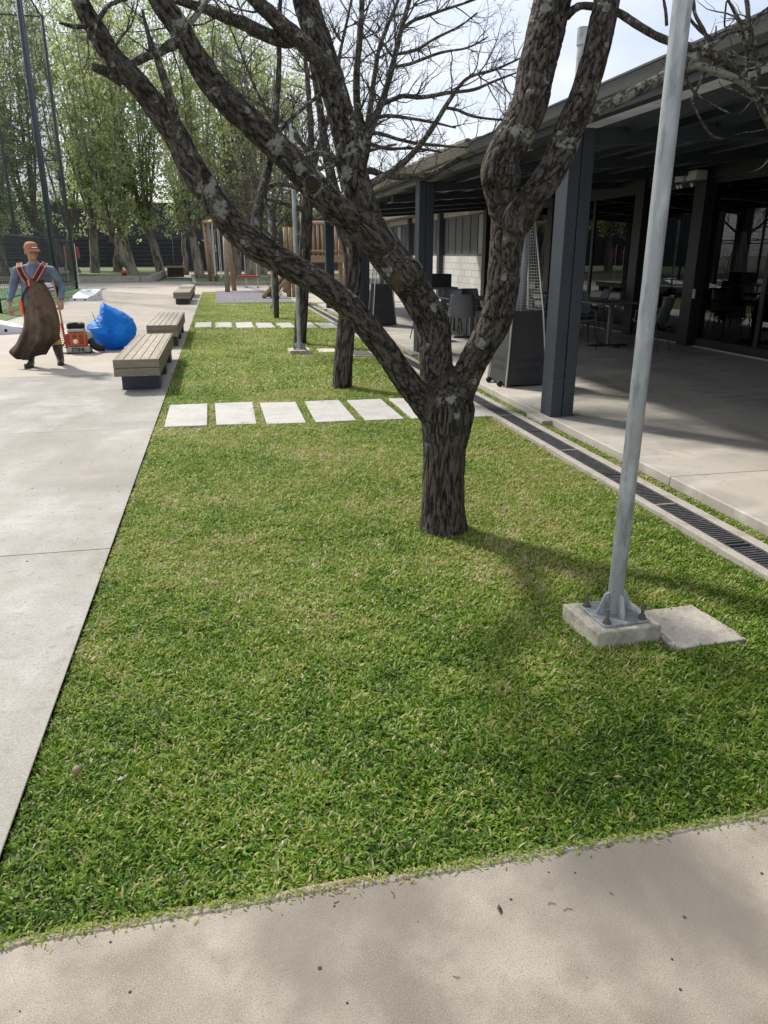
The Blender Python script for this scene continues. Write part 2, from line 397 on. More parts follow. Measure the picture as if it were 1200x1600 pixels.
def bark_material():
    m = bpy.data.materials.new('bark_fissured')
    m.use_nodes = True
    nt = m.node_tree
    p = nt.nodes['Principled BSDF']
    p.inputs['Roughness'].default_value = 0.95
    p.inputs['Specular IOR Level'].default_value = 0.2
    bc = nd(nt, 'ShaderNodeAttribute', attribute_name='bark_space')
    li = nd(nt, 'ShaderNodeAttribute', attribute_name='lichen')
    wo = nd(nt, 'ShaderNodeAttribute', attribute_name='wound')
    hi = nd(nt, 'ShaderNodeAttribute', attribute_name='ridge')
    mp = nd(nt, 'ShaderNodeMapping')
    mp.inputs['Scale'].default_value = (1, 1, 0.28)
    nt.links.new(bc.outputs['Vector'], mp.inputs['Vector'])
    n1 = nd(nt, 'ShaderNodeTexNoise', Scale=125.0, Detail=5.0, Roughness=0.7)
    nt.links.new(mp.outputs[0], n1.inputs['Vector'])
    n2 = nd(nt, 'ShaderNodeTexNoise', Scale=11.0, Detail=8.0, Roughness=0.75)
    nt.links.new(bc.outputs['Vector'], n2.inputs['Vector'])
    r1 = nd(nt, 'ShaderNodeValToRGB')
    e = r1.color_ramp.elements
    e[0].position, e[0].color = 0.37, (0.006, 0.005, 0.004, 1)
    e[1].position, e[1].color = 0.66, (0.14, 0.118, 0.096, 1)
    k = e.new(0.5)
    k.color = (0.034, 0.027, 0.021, 1)
    s1 = nd(nt, 'ShaderNodeMath', operation='MULTIPLY_ADD')
    s1.inputs[1].default_value = 0.30
    s1.inputs[2].default_value = -0.08
    nt.links.new(hi.outputs['Fac'], s1.inputs[0])
    s2 = nd(nt, 'ShaderNodeMath', operation='ADD')
    nt.links.new(s1.outputs[0], s2.inputs[0])
    nt.links.new(n1.outputs['Fac'], s2.inputs[1])
    nt.links.new(s2.outputs[0], r1.inputs['Fac'])
    # greyer weathering
    g1 = nd(nt, 'ShaderNodeMixRGB')
    g1.inputs['Color2'].default_value = (0.15, 0.143, 0.128, 1)
    mr = nd(nt, 'ShaderNodeMapRange')
    mr.inputs['From Min'].default_value = 0.44
    mr.inputs['From Max'].default_value = 0.70
    mr.inputs['To Max'].default_value = 0.42
    nt.links.new(n2.outputs['Fac'], mr.inputs['Value'])
    nt.links.new(mr.outputs[0], g1.inputs['Fac'])
    nt.links.new(r1.outputs[0], g1.inputs['Color1'])
    # lichen with broken edges
    n3 = nd(nt, 'ShaderNodeTexNoise', Scale=30.0, Detail=6.0, Roughness=0.72)
    nt.links.new(bc.outputs['Vector'], n3.inputs['Vector'])
    la = nd(nt, 'ShaderNodeMath', operation='ADD')
    nt.links.new(li.outputs['Fac'], la.inputs[0])
    nt.links.new(n3.outputs['Fac'], la.inputs[1])
    lm = nd(nt, 'ShaderNodeMapRange')
    lm.inputs['From Min'].default_value = 0.90
    lm.inputs['From Max'].default_value = 0.99
    lm.inputs['To Max'].default_value = 0.85
    nt.links.new(la.outputs[0], lm.inputs['Value'])
    lc = nd(nt, 'ShaderNodeValToRGB')
    lc.color_ramp.elements[0].color = (0.22, 0.23, 0.19, 1)
    lc.color_ramp.elements[1].color = (0.46, 0.48, 0.42, 1)
    n4 = nd(nt, 'ShaderNodeTexNoise', Scale=90.0, Detail=3.0)
    nt.links.new(bc.outputs['Vector'], n4.inputs['Vector'])
    nt.links.new(n4.outputs['Fac'], lc.inputs['Fac'])
    g2 = nd(nt, 'ShaderNodeMixRGB')
    nt.links.new(lm.outputs[0], g2.inputs['Fac'])
    nt.links.new(g1.outputs[0], g2.inputs['Color1'])
    nt.links.new(lc.outputs[0], g2.inputs['Color2'])
    g3 = nd(nt, 'ShaderNodeMixRGB')
    g3.inputs['Color2'].default_value = (0.115, 0.084, 0.054, 1)
    nt.links.new(wo.outputs['Fac'], g3.inputs['Fac'])
    nt.links.new(g2.outputs[0], g3.inputs['Color1'])
    nt.links.new(g3.outputs[0], p.inputs['Base Color'])
    b1 = nd(nt, 'ShaderNodeBump', Strength=1.0, Distance=0.02)
    nt.links.new(n1.outputs['Fac'], b1.inputs['Height'])
    b2 = nd(nt, 'ShaderNodeBump', Strength=0.5, Distance=0.006)
    nt.links.new(n3.outputs['Fac'], b2.inputs['Height'])
    nt.links.new(b1.outputs[0], b2.inputs['Normal'])
    nt.links.new(b2.outputs[0], p.inputs['Normal'])
    return m


MT['bark'] = bark_material()

# ------------------------------------------------------------------ helpers: geometry
class MB:
    """collects shapes and links them as one mesh object"""
    def __init__(self):
        self.v, self.f = [], []

    def quad(self, a, b, c, d):
        n = len(self.v)
        self.v += [tuple(a), tuple(b), tuple(c), tuple(d)]
        self.f.append((n, n + 1, n + 2, n + 3))
        return self

    def box(self, x0, y0, z0, x1, y1, z1):
        n = len(self.v)
        self.v += [(x0, y0, z0), (x1, y0, z0), (x1, y1, z0), (x0, y1, z0), (x0, y0, z1), (x1, y0, z1), (x1, y1, z1), (x0, y1, z1)]
        self.f += [tuple(n + i for i in q) for q in ((0, 3, 2, 1), (4, 5, 6, 7), (0, 1, 5, 4), (1, 2, 6, 5), (2, 3, 7, 6), (3, 0, 4, 7))]
        return self

    def hexa(self, pts):
        """eight corners: bottom four, top four, both counter-clockwise from above"""
        n = len(self.v)
        self.v += [tuple(p) for p in pts]
        self.f += [tuple(n + i for i in q) for q in ((0, 3, 2, 1), (4, 5, 6, 7), (0, 1, 5, 4), (1, 2, 6, 5), (2, 3, 7, 6), (3, 0, 4, 7))]
        return self

    def bar(self, a, b, w, h, up=(0, 0, 1)):
        a, b = Vector(a), Vector(b)
        d = (b - a).normalized()
        s = d.cross(Vector(up))
        if s.length < 1e-4:
            s = d.cross(Vector((0, 1, 0)))
        s.normalize()
        u = s.cross(d).normalized()
        s, u = s * w / 2, u * h / 2
        return self.hexa([a - s - u, a + s - u, b + s - u, b - s - u, a - s + u, a + s + u, b + s + u, b - s + u])

    def tube(self, pts, radii, sides=8, cap=True):
        pts = [Vector(p) for p in pts]
        if not hasattr(radii, '__len__'):
            radii = [radii] * len(pts)
        n0 = len(self.v)
        nrm = None
        for i, p in enumerate(pts):
            d = (pts[min(i + 1, len(pts) - 1)] - pts[max(i - 1, 0)])
            d = d.normalized() if d.length > 1e-9 else Vector((0, 0, 1))
            if nrm is None:
                nrm = d.orthogonal().normalized()
            nrm = (nrm - d * nrm.dot(d))
            nrm = nrm.normalized() if nrm.length > 1e-6 else d.orthogonal().normalized()
            bi = d.cross(nrm)
            for k in range(sides):
                t = 2 * math.pi * k / sides
                self.v.append(tuple(p + (nrm * math.cos(t) + bi * math.sin(t)) * radii[i]))
        for i in range(len(pts) - 1):
            for k in range(sides):
                a, b = n0 + i * sides + k, n0 + i * sides + (k + 1) % sides
                self.f.append((a, b, b + sides, a + sides))
        if cap:
            self.f.append(tuple(n0 + k for k in reversed(range(sides))))
            self.f.append(tuple(n0 + (len(pts) - 1) * sides + k for k in range(sides)))
        return self

    def cyl(self, x, y, z0, z1, r, sides=16, r2=None):
        return self.tube([(x, y, z0), (x, y, z1)], [r, r if r2 is None else r2], sides)

    def ball(self, c, r, seg=12, rings=8):
        rx, ry, rz = (r, r, r) if not hasattr(r, '__len__') else r
        n0 = len(self.v)
        for i in range(rings + 1):
            t = math.pi * i / rings
            for k in range(seg):
                p = 2 * math.pi * k / seg
                self.v.append((c[0] + rx * math.sin(t) * math.cos(p), c[1] + ry * math.sin(t) * math.sin(p), c[2] + rz * math.cos(t)))
        for i in range(rings):
            for k in range(seg):
                a, b = n0 + i * seg + k, n0 + i * seg + (k + 1) % seg
                self.f.append((a, a + seg, b + seg, b))
        return self

    def mesh(self, name, mat, smooth=False):
        me = bpy.data.meshes.new(name)
        me.from_pydata(self.v, [], self.f)
        me.update()
        if mat:
            me.materials.append(MT[mat] if isinstance(mat, str) else mat)
        if smooth:
            me.polygons.foreach_set('use_smooth', [True] * len(me.polygons))
        return me

    def build(self, name, mat, parent=None, smooth=False, bevel=0.0, loc=None, rot=None, auto=False):
        o = bpy.data.objects.new(name, self.mesh(name, mat, smooth))
        COL.objects.link(o)
        o.parent = parent
        if loc is not None:
            o.location = loc
        if rot is not None:
            o.rotation_euler = rot
        if bevel:
            add_bevel(o, bevel)
        if auto:
            o.data.set_sharp_from_angle(angle=R(40))
        return o


def add_bevel(o, w, seg=2):
    m = o.modifiers.new('bevel', 'BEVEL')
    m.width = w
    m.segments = seg
    m.limit_method = 'ANGLE'
    m.angle_limit = R(35)
    return m


def tag(o, label=None, cat=None, group=None, kind=None):
    if label:
        o['label'] = label
    if cat:
        o['category'] = cat
    if group:
        o['group'] = group
    if kind:
        o['kind'] = kind
    return o


def empty(name, loc=(0, 0, 0), rz=0.0):
    o = bpy.data.objects.new(name, None)
    o.empty_display_size = 0.2
    COL.objects.link(o)
    o.location = loc
    o.rotation_euler = (0, 0, rz)
    return o


def thing(name, label, cat, loc=(0, 0, 0), rz=0.0, group=None):
    return tag(empty(name, loc, rz), label, cat, group)


def copy_tree(o, parent=None):
    c = o.copy()
    COL.objects.link(c)
    c.parent = parent
    for ch in list(o.children):
        copy_tree(ch, c)
    return c


def structure(o):
    o['kind'] = 'structure'
    return o

# limb paths: x, y, z, radius in metres
BIG = {
    'trunk': [(1.235,4.05,-0.122,0.1681),(1.232,4.05,0.011,0.1451),(1.229,4.05,0.126,0.1324),(1.223,4.05,0.325,0.1266),(1.223,4.05,0.481,0.1289),(1.23,4.05,0.632,0.1515),(1.235,4.05,0.736,0.154),(1.233,4.05,0.81,0.113),(1.231,4.05,0.854,0.0436)],
    'limb_left': [(1.204,4.05,0.615,0.0924),(1.106,4.05,0.749,0.0837),(1.002,4.03,0.865,0.0733),(0.855,4.01,1.061,0.0695),(0.696,3.99,1.256,0.0659),(0.543,3.97,1.385,0.066),(0.368,3.95,1.489,0.0694),(0.209,3.93,1.58,0.0695),(0.093,3.91,1.673,0.0681),(0.008,3.89,1.785,0.0652),(-0.075,3.87,1.914,0.0623),(-0.142,3.85,2.054,0.058),(-0.203,3.85,2.15,0.0572),(-0.289,3.83,2.257,0.0532),(-0.377,3.81,2.346,0.0467),(-0.419,3.8,2.422,0.0433),(-0.46,3.79,2.492,0.0414),(-0.492,3.77,2.573,0.0394),(-0.53,3.75,2.686,0.0335),(-0.597,3.75,2.809,0.0253),(-0.669,3.75,2.947,0.0149)],
    'limb_middle': [(1.217,4.07,0.61,0.1003),(1.193,4.08,0.777,0.0991),(1.18,4.1,0.927,0.0965),(1.164,4.13,1.156,0.0954),(1.093,4.15,1.301,0.0944),(1.012,4.17,1.427,0.0988),(0.917,4.2,1.54,0.1016),(0.829,4.22,1.665,0.0971)],
    'limb_upright': [(0.867,4.2,1.606,0.0834),(0.802,4.22,1.742,0.0826),(0.753,4.25,1.917,0.0784),(0.721,4.27,2.073,0.0743),(0.647,4.3,2.373,0.071),(0.598,4.32,2.528,0.0686),(0.524,4.35,2.755,0.0659),(0.482,4.35,2.914,0.0537),(0.463,4.3,3.104,0.0368),(0.427,4.3,3.324,0.021)],
    'limb_high_left': [(0.884,4.18,1.58,0.0764),(0.75,4.17,1.695,0.0784),(0.6,4.14,1.792,0.0749),(0.486,4.1,1.9,0.0715),(0.358,4.06,2.019,0.068),(0.191,4.02,2.157,0.0658),(0.058,4.0,2.276,0.0628),(-0.02,3.98,2.381,0.0586),(-0.101,3.96,2.516,0.0515),(-0.166,3.95,2.607,0.0479),(-0.222,3.95,2.722,0.0389),(-0.258,3.95,2.881,0.0273),(-0.31,4.0,3.052,0.0162)],
    'limb_right': [(1.25,4.05,0.613,0.0963),(1.296,4.04,0.762,0.0879),(1.344,4.03,0.911,0.0832),(1.424,4.02,1.08,0.0858),(1.493,4.02,1.208,0.0906),(1.515,4.01,1.351,0.0912),(1.522,4.01,1.494,0.0884),(1.525,4.0,1.631,0.0941),(1.54,4.0,1.749,0.1051)],
    'limb_right_inner': [(1.527,4.0,1.717,0.0883),(1.482,4.0,1.826,0.084),(1.454,4.0,1.948,0.0896),(1.487,4.0,2.039,0.0924),(1.551,4.0,2.145,0.0935),(1.603,4.0,2.258,0.0945),(1.665,4.05,2.462,0.0975),(1.727,4.1,2.665,0.0973),(1.748,4.1,2.785,0.0932),(1.802,4.15,2.993,0.0737),(1.818,4.15,3.205,0.0472),(1.872,4.2,3.433,0.025)],
    'limb_right_outer': [(1.564,4.0,1.701,0.0852),(1.631,3.97,1.811,0.0774),(1.729,3.94,1.957,0.0779),(1.802,3.92,2.156,0.0749),(1.868,3.9,2.347,0.0688),(1.912,3.9,2.533,0.0662),(1.94,3.9,2.715,0.0637),(1.953,3.9,2.873,0.0551),(1.957,3.9,3.05,0.0392),(1.983,3.9,3.249,0.0207)],
}
MED = {
    'a': [(-0.352,3.83,2.266,0.0279),(-0.403,3.79,2.286,0.0233),(-0.443,3.75,2.293,0.0189),(-0.454,3.74,2.295,0.0135)],
    'b': [(-0.102,3.87,1.973,0.0295),(-0.123,3.82,2.032,0.0245),(-0.143,3.77,2.152,0.0211),(-0.181,3.75,2.309,0.0164),(-0.206,3.75,2.374,0.0136),(-0.224,3.75,2.458,0.0081),(-0.235,3.77,2.52,0.0054)],
    'c': [(-0.083,3.97,2.469,0.0202),(-0.135,4.0,2.443,0.0204),(-0.247,4.02,2.402,0.019),(-0.323,4.02,2.368,0.0175),(-0.374,3.97,2.335,0.0129)],
    'd': [(-0.082,3.97,2.489,0.0173),(-0.045,4.0,2.538,0.0159),(0.001,4.03,2.593,0.0131),(0.059,4.07,2.677,0.0117)],
    'e': [(-0.303,3.9,2.59,0.0083),(-0.37,3.8,2.536,0.0094),(-0.394,3.75,2.49,0.0106),(-0.433,3.74,2.449,0.0106),(-0.494,3.7,2.427,0.0092),(-0.549,3.65,2.425,0.0051)],
    'f': [(0.201,3.95,1.586,0.0412),(0.204,4.01,1.697,0.0303),(0.246,4.07,1.843,0.0256),(0.286,4.15,1.969,0.0226),(0.327,4.2,2.134,0.021),(0.341,4.2,2.238,0.0176),(0.366,4.2,2.422,0.0142),(0.372,4.2,2.545,0.0125),(0.385,4.2,2.706,0.0108),(0.4,4.15,2.848,0.0075)],
    'g': [(0.326,4.2,2.116,0.013),(0.418,4.22,2.198,0.0114),(0.489,4.25,2.257,0.0098),(0.583,4.28,2.329,0.0099)],
    'h': [(0.255,4.1,1.857,0.0145),(0.322,4.2,1.89,0.0132),(0.405,4.25,1.889,0.0134),(0.504,4.3,1.851,0.0137),(0.584,4.3,1.743,0.0121),(0.632,4.3,1.705,0.0105)],
    'i': [(0.698,4.3,1.866,0.0173),(0.676,4.3,1.961,0.0154),(0.639,4.25,2.029,0.0151),(0.525,4.2,2.039,0.0132),(0.471,4.2,2.008,0.0082)],
    'j': [(0.651,4.28,2.393,0.0492),(0.59,4.23,2.452,0.045),(0.466,4.18,2.54,0.0407),(0.342,4.13,2.615,0.0366),(0.264,4.13,2.68,0.0332),(0.188,4.13,2.778,0.0268),(0.105,4.13,2.921,0.0175)],
    'k': [(0.453,4.2,2.544,0.0345),(0.384,4.2,2.54,0.0344),(0.289,4.16,2.553,0.0323),(0.219,4.12,2.572,0.0303),(0.125,4.1,2.593,0.0269),(0.017,4.08,2.62,0.0221),(-0.105,4.05,2.642,0.0174),(-0.217,4.0,2.678,0.0127)],
    'l': [(1.884,3.92,2.211,0.0423),(1.943,3.87,2.246,0.0322),(2.067,3.82,2.301,0.0286),(2.196,3.77,2.367,0.0283),(2.306,3.77,2.427,0.0283),(2.38,3.77,2.471,0.0236),(2.431,3.77,2.509,0.0173),(2.489,3.77,2.542,0.0079)],
    'm': [(2.29,3.77,2.42,0.022),(2.387,3.77,2.428,0.019),(2.498,3.77,2.404,0.0191),(2.629,3.77,2.376,0.0193),(2.722,3.77,2.328,0.0178)],
    'n': [(1.822,4.1,2.693,0.0244),(1.831,4.04,2.705,0.0192),(1.869,4.0,2.713,0.0175),(1.983,3.9,2.669,0.0188),(2.074,3.85,2.61,0.0187),(2.191,3.8,2.542,0.0187),(2.376,3.77,2.498,0.0204),(2.536,3.77,2.451,0.0222),(2.659,3.77,2.372,0.0209),(2.81,3.77,2.291,0.0213),(3.062,3.77,2.173,0.0167),(3.391,3.8,2.063,0.0121)],
    'o': [(2.305,3.77,2.416,0.0079),(2.367,3.77,2.329,0.0064),(2.444,3.75,2.272,0.0064),(2.566,3.72,2.217,0.0048)],
    'p': [(2.437,3.77,2.405,0.0079),(2.383,3.77,2.29,0.008),(2.406,3.77,2.234,0.0064),(2.493,3.75,2.124,0.0065),(2.56,3.73,2.102,0.0041)],
    'q': [(2.444,3.77,2.515,0.011),(2.422,3.82,2.6,0.0095),(2.389,3.85,2.668,0.0095),(2.38,3.87,2.745,0.0079),(2.335,3.87,2.862,0.0062)],
    'r': [(2.468,3.77,2.538,0.0094),(2.432,3.82,2.581,0.0095),(2.372,3.85,2.64,0.0079),(2.348,3.87,2.703,0.0079),(2.39,3.87,2.725,0.0047)],
    's': [(2.665,3.77,2.378,0.0097),(2.687,3.82,2.502,0.0081),(2.644,3.82,2.597,0.008),(2.621,3.87,2.691,0.008),(2.563,3.87,2.756,0.0064),(2.495,3.87,2.846,0.0063)],
    't': [(2.722,3.77,2.465,0.0128),(2.703,3.82,2.573,0.0128),(2.67,3.82,2.654,0.0111),(2.676,3.87,2.749,0.0096),(2.63,3.87,2.881,0.0079)],
    'u': [(2.475,3.77,2.539,0.0079),(2.56,3.8,2.585,0.0079),(2.66,3.82,2.609,0.0064),(2.721,3.82,2.673,0.0064),(2.821,3.87,2.735,0.0048)],
    'v': [(2.566,3.87,2.737,0.0048),(2.573,3.87,2.633,0.0048),(2.605,3.87,2.635,0.0032)],
    'w': [(2.486,3.8,2.557,0.0047),(2.481,3.8,2.611,0.0031)],
    'x': [(2.878,3.77,2.137,0.0166),(2.78,3.77,2.252,0.0147),(2.727,3.77,2.337,0.0146),(2.73,3.77,2.423,0.0113),(2.657,3.77,2.559,0.0095)],
    'y': [(2.624,3.8,2.424,0.0064),(2.746,3.82,2.439,0.0065),(2.837,3.83,2.491,0.0049)],
    'z': [(2.214,3.8,2.597,0.0078),(2.198,3.8,2.663,0.0077),(2.173,3.8,2.727,0.0061)],
}
T2 = {
    'trunk': [(1.42,9.15,-0.104,0.1359),(1.422,9.15,0.023,0.1274),(1.455,9.15,0.492,0.1175),(1.501,9.15,0.871,0.1121),(1.561,9.15,1.24,0.1108),(1.572,9.15,1.493,0.1136),(1.533,9.17,1.685,0.1129),(1.487,9.2,1.847,0.1087),(1.464,9.23,1.988,0.1047)],
    's0': [(1.473,9.2,1.917,0.0822),(1.376,9.3,2.301,0.0669),(1.298,9.35,2.774,0.0549),(1.244,9.4,3.235,0.0433),(1.19,9.45,3.621,0.0357),(1.161,9.5,4.062,0.0282),(1.108,9.5,4.533,0.0207)],
    's1': [(1.458,9.2,1.917,0.0896),(1.591,9.15,2.259,0.0809),(1.727,9.1,2.721,0.0685),(1.65,9.1,3.008,0.0498),(1.632,9.1,3.352,0.0421),(1.672,9.1,3.737,0.038),(1.704,9.1,4.105,0.0307),(1.75,9.1,4.621,0.02)],
    's2': [(1.727,9.1,2.689,0.0505),(1.793,9.2,3.029,0.0361),(1.873,9.3,3.432,0.0288),(1.936,9.35,3.709,0.0251),(2.041,9.4,3.949,0.0215),(2.191,9.45,4.258,0.0178),(2.304,9.45,4.596,0.0141)],
    's3': [(1.69,9.1,2.635,0.0578),(1.774,9.0,2.87,0.0461),(1.877,8.9,3.122,0.0383),(1.93,8.85,3.286,0.0344),(1.988,8.8,3.507,0.0306),(2.069,8.8,3.804,0.0269),(2.156,8.8,4.079,0.0233),(2.213,8.8,4.446,0.0164)],
    's4': [(1.56,9.15,2.191,0.0553),(1.761,8.95,2.3,0.0433),(1.924,8.85,2.386,0.0393),(2.119,8.75,2.529,0.0353),(2.271,8.65,2.699,0.0313),(2.397,8.55,2.887,0.0274),(2.49,8.45,3.056,0.0235),(2.589,8.4,3.193,0.02),(2.694,8.35,3.282,0.0165),(2.952,8.3,3.352,0.0132),(3.205,8.25,3.457,0.0082)],
    's5': [(1.591,9.15,2.293,0.0514),(1.783,9.25,2.46,0.0408),(2.033,9.35,2.42,0.0377),(2.488,9.45,2.437,0.0385),(2.74,9.5,2.524,0.0349),(3.153,9.55,2.765,0.0312),(3.352,9.55,2.883,0.0273),(3.508,9.55,3.056,0.0233),(3.622,9.55,3.212,0.0155)],
    's6': [(1.884,9.0,3.108,0.0282),(2.028,9.0,3.163,0.0247),(2.151,9.0,3.199,0.0247),(2.355,9.0,3.194,0.0249),(2.649,9.0,3.249,0.0214),(2.947,9.0,3.292,0.0179),(3.184,9.0,3.384,0.0144),(3.438,9.0,3.477,0.0108)],
    's7': [(2.464,8.5,3.015,0.0169),(2.613,8.5,2.996,0.017),(2.794,8.5,2.941,0.0137),(3.128,8.5,2.921,0.0121),(3.301,8.5,2.97,0.0087)],
    's8': [(1.811,9.0,2.96,0.0212),(1.956,9.0,2.997,0.0213),(2.212,9.0,2.98,0.0178),(2.508,9.0,2.944,0.0144),(2.75,9.0,2.9,0.0091)],
    's9': [(1.738,9.0,2.793,0.0213),(1.847,9.0,2.821,0.0214),(2.118,9.0,2.758,0.018),(2.364,9.0,2.726,0.0181),(2.856,9.0,2.706,0.011),(3.124,9.0,2.739,0.0074)],
    's10': [(1.701,9.0,2.728,0.0214),(1.978,9.1,2.682,0.0182),(2.318,9.2,2.703,0.0148),(2.678,9.3,2.683,0.0094)],
    's11': [(2.049,8.8,3.768,0.0202),(2.186,8.8,3.863,0.0168),(2.29,8.8,3.903,0.0168),(2.533,8.8,3.986,0.0135),(2.847,8.8,4.09,0.0102),(3.056,8.8,4.189,0.0068)],
    's12': [(1.983,8.9,3.45,0.0172),(2.181,8.9,3.489,0.0173),(2.536,8.9,3.614,0.0139),(2.824,8.9,3.67,0.0105),(3.054,8.9,3.784,0.007)],
    's13': [(2.017,8.9,3.571,0.0171),(2.25,8.9,3.624,0.0172),(2.462,8.9,3.742,0.0138),(2.744,8.9,3.876,0.0103),(2.92,8.9,4.004,0.0069)],
}
T3 = {
    'trunk': [(1.398,14.0,-0.108,0.1304),(1.404,14.0,0.067,0.124),(1.464,14.0,0.748,0.1163),(1.519,14.0,1.301,0.1148),(1.576,14.0,1.945,0.1131),(1.614,14.0,2.416,0.1062),(1.671,14.0,2.775,0.0998)],
    's0': [(1.658,14.0,2.724,0.0832),(1.734,14.2,3.302,0.0666),(1.743,14.3,3.912,0.0551),(1.712,14.4,4.606,0.0436),(1.661,14.5,5.285,0.0323),(1.603,14.5,6.008,0.0211)],
    's1': [(1.658,14.0,2.724,0.0777),(1.838,13.8,3.306,0.054),(2.056,13.7,3.921,0.0477),(2.16,13.6,4.551,0.0362),(2.31,13.5,5.155,0.0304),(2.471,13.5,5.764,0.02)],
    's2': [(1.631,14.0,2.571,0.0613),(1.378,14.2,2.991,0.0501),(1.145,14.4,3.612,0.0388),(0.855,14.5,4.206,0.0328),(0.625,14.6,4.789,0.027),(0.398,14.6,5.334,0.0159)],
    's3': [(1.598,14.0,2.26,0.0505),(1.25,13.7,2.343,0.0436),(0.916,13.5,2.406,0.032),(0.541,13.4,2.337,0.0211),(0.184,13.4,2.41,0.0131)],
    's4': [(1.708,14.2,3.201,0.0445),(1.4,14.2,3.542,0.0384),(1.028,14.1,3.856,0.0269),(0.611,14.0,4.013,0.0158),(0.303,14.0,4.048,0.0105)],
    's5': [(1.719,14.0,2.878,0.0443),(2.114,13.5,3.034,0.0321),(2.601,13.2,3.157,0.0262),(2.985,13.0,3.237,0.0156)],
}
T4 = {
    'trunk': [(1.394,19.8,-0.083,0.0823),(1.403,19.8,0.108,0.0739),(1.424,19.8,0.892,0.0729),(1.421,19.8,1.505,0.0641),(1.435,19.8,2.104,0.0595),(1.463,19.8,2.692,0.0471)],
    's0': [(1.456,19.8,2.546,0.0393),(1.655,20.0,3.143,0.0355),(1.806,20.1,3.872,0.0274),(1.892,20.2,4.59,0.0155)],
    's1': [(1.449,19.8,2.399,0.0394),(1.177,19.5,2.884,0.0307),(0.967,19.3,3.353,0.0225),(0.843,19.2,3.814,0.0148)],
    's2': [(1.435,19.8,2.104,0.0317),(1.745,20.1,2.489,0.0281),(2.058,20.3,3.025,0.0201),(2.214,20.4,3.479,0.0145)],
    's3': [(1.44,19.8,1.881,0.0318),(1.065,19.5,2.239,0.0272),(0.698,19.3,2.584,0.019),(0.42,19.2,2.922,0.0135)],
}

WORLD_ROOTS = []


def wthing(name, label, cat, loc=(0, 0, 0), group=None):
    """a thing whose parts are given in world coordinates; its Empty stands at its base"""
    o = thing(name, label, cat, loc, 0.0, group)
    WORLD_ROOTS.append(o)
    return o


# ================================================================== SETTING
rng = random.Random(11)

b = MB()
b.quad((-500, -300, -0.12), (500, -300, -0.12), (500, 700, -0.12), (-500, 700, -0.12))
structure(b.build('terrain', 'terrain'))

# concrete plaza left of the lawn and across the front: base with slabs laid on it, joints left open
pv = empty('plaza_pavement')
structure(pv)
MB().box(-40, -6, -0.1, -0.69, 48.4, -0.006).build('pavement_base', 'litter_dark', pv)
rows = [-2.15, 0.98, 4.08, 7.2, 10.75, 14.3, 17.9, 21.5, 25.1, 28.7, 32.3, 35.9, 40.0, 44.2, 48.4]
xcols = [-40.0, -22.0, -14.0, -0.69]
for i in range(len(rows) - 1):
    for j in range(len(xcols) - 1):
        y0, y1 = rows[i] + 0.003, rows[i + 1] - 0.003
        x0, x1 = xcols[j] + 0.003, xcols[j + 1] - (0.003 if j < 2 else 0.0)
        s = MB().box(x0, y0, -0.05, x1, y1, 0.0 - 0.0004 * ((i + j) % 2)).build('slab', 'concrete_grey' if i < 4 else 'concrete_beige', pv, bevel=0.003)
fp = empty('front_pavement')
structure(fp)
# front slab with a broken, uneven edge against the grass
pts = []
x = -0.684
random.seed(4)
while x < 9.0:
    step = 0.012 if x < 2.2 else 0.2
    e = 1.492 + 0.016 * mnoise.noise((x * 2.3, 0, 3)) + 0.012 * mnoise.noise((x * 9, 0, 7)) + 0.006 * mnoise.noise((x * 40, 0, 1))
    pts.append((x, e))
    x += step
b = MB()
n = len(pts)
for (px_, py_) in pts:
    b.v += [(px_, -6, 0.0), (px_, py_ - 0.03, 0.0), (px_, py_ - 0.012 + 0.01 * mnoise.noise((px_ * 23, 2, 0)), -0.002), (px_, py_, -0.012), (px_, py_ + 0.004, -0.06)]
for i in range(n - 1):
    for k in range(4):
        a = i * 5 + k
        b.f.append((a, a + 5, a + 6, a + 1))
b.build('slab', 'concrete_tan', fp, smooth=True)

# crumbling mortar lip between slab and grass
b = MB()
n = 0
x = -0.68
while x < 2.6:
    w0 = max(0.014, 0.012 + 0.028 * mnoise.noise((x * 5, 31, 0)) + 0.012 * mnoise.noise((x * 22, 31, 4)))
    w1 = 0.018 + 0.02 * mnoise.noise((x * 4, 37, 0)) + 0.014 * mnoise.noise((x * 26, 37, 4))
    zt = 0.0016 + 0.0016 * mnoise.noise((x * 15, 33, 0))
    y_ = 1.492 + 0.016 * mnoise.noise((x * 2.3, 0, 3))
    b.v += [(x, y_ - max(w0, .002) - 0.006, -0.008), (x, y_ - max(w0, .002) * .6, zt), (x, y_ + max(w1, .002) * .6, zt - 0.002), (x, y_ + max(w1, .002), -0.02)]
    if n:
        k = (n - 1) * 4
        b.f += [(k, k + 4, k + 5, k + 1), (k + 1, k + 5, k + 6, k + 2), (k + 2, k + 6, k + 7, k + 3)]
    n += 1
    x += 0.012
b.build('mortar_lip', 'concrete_lip', fp)

# lawn bed
LX0, LX1, LY0, LY1 = -0.69, 2.63, 1.49, 34.4
lawn = MB()
nx, ny = 30, 160
for j in range(ny + 1):
    for i in range(nx + 1):
        X = LX0 + (LX1 - LX0) * i / nx
        Y = LY0 - 0.1 + (LY1 - LY0 + 0.1) * j / ny
        lawn.v.append((X, Y, -0.028 + 0.012 * mnoise.noise((X * 1.7, Y * 1.7, 0)) + (0.003 if i == 0 else 0)))
for j in range(ny):
    for i in range(nx):
        a = j * (nx + 1) + i
        lawn.f.append((a, a + 1, a + nx + 2, a + nx + 1))
lawn_o = structure(lawn.build('lawn_soil', 'soil', smooth=True))
structure(MB().quad((2.92, -4, -0.02), (3.06, -4, -0.02), (3.06, 34, -0.02), (2.92, 34, -0.02)).build('verge_soil', 'soil'))

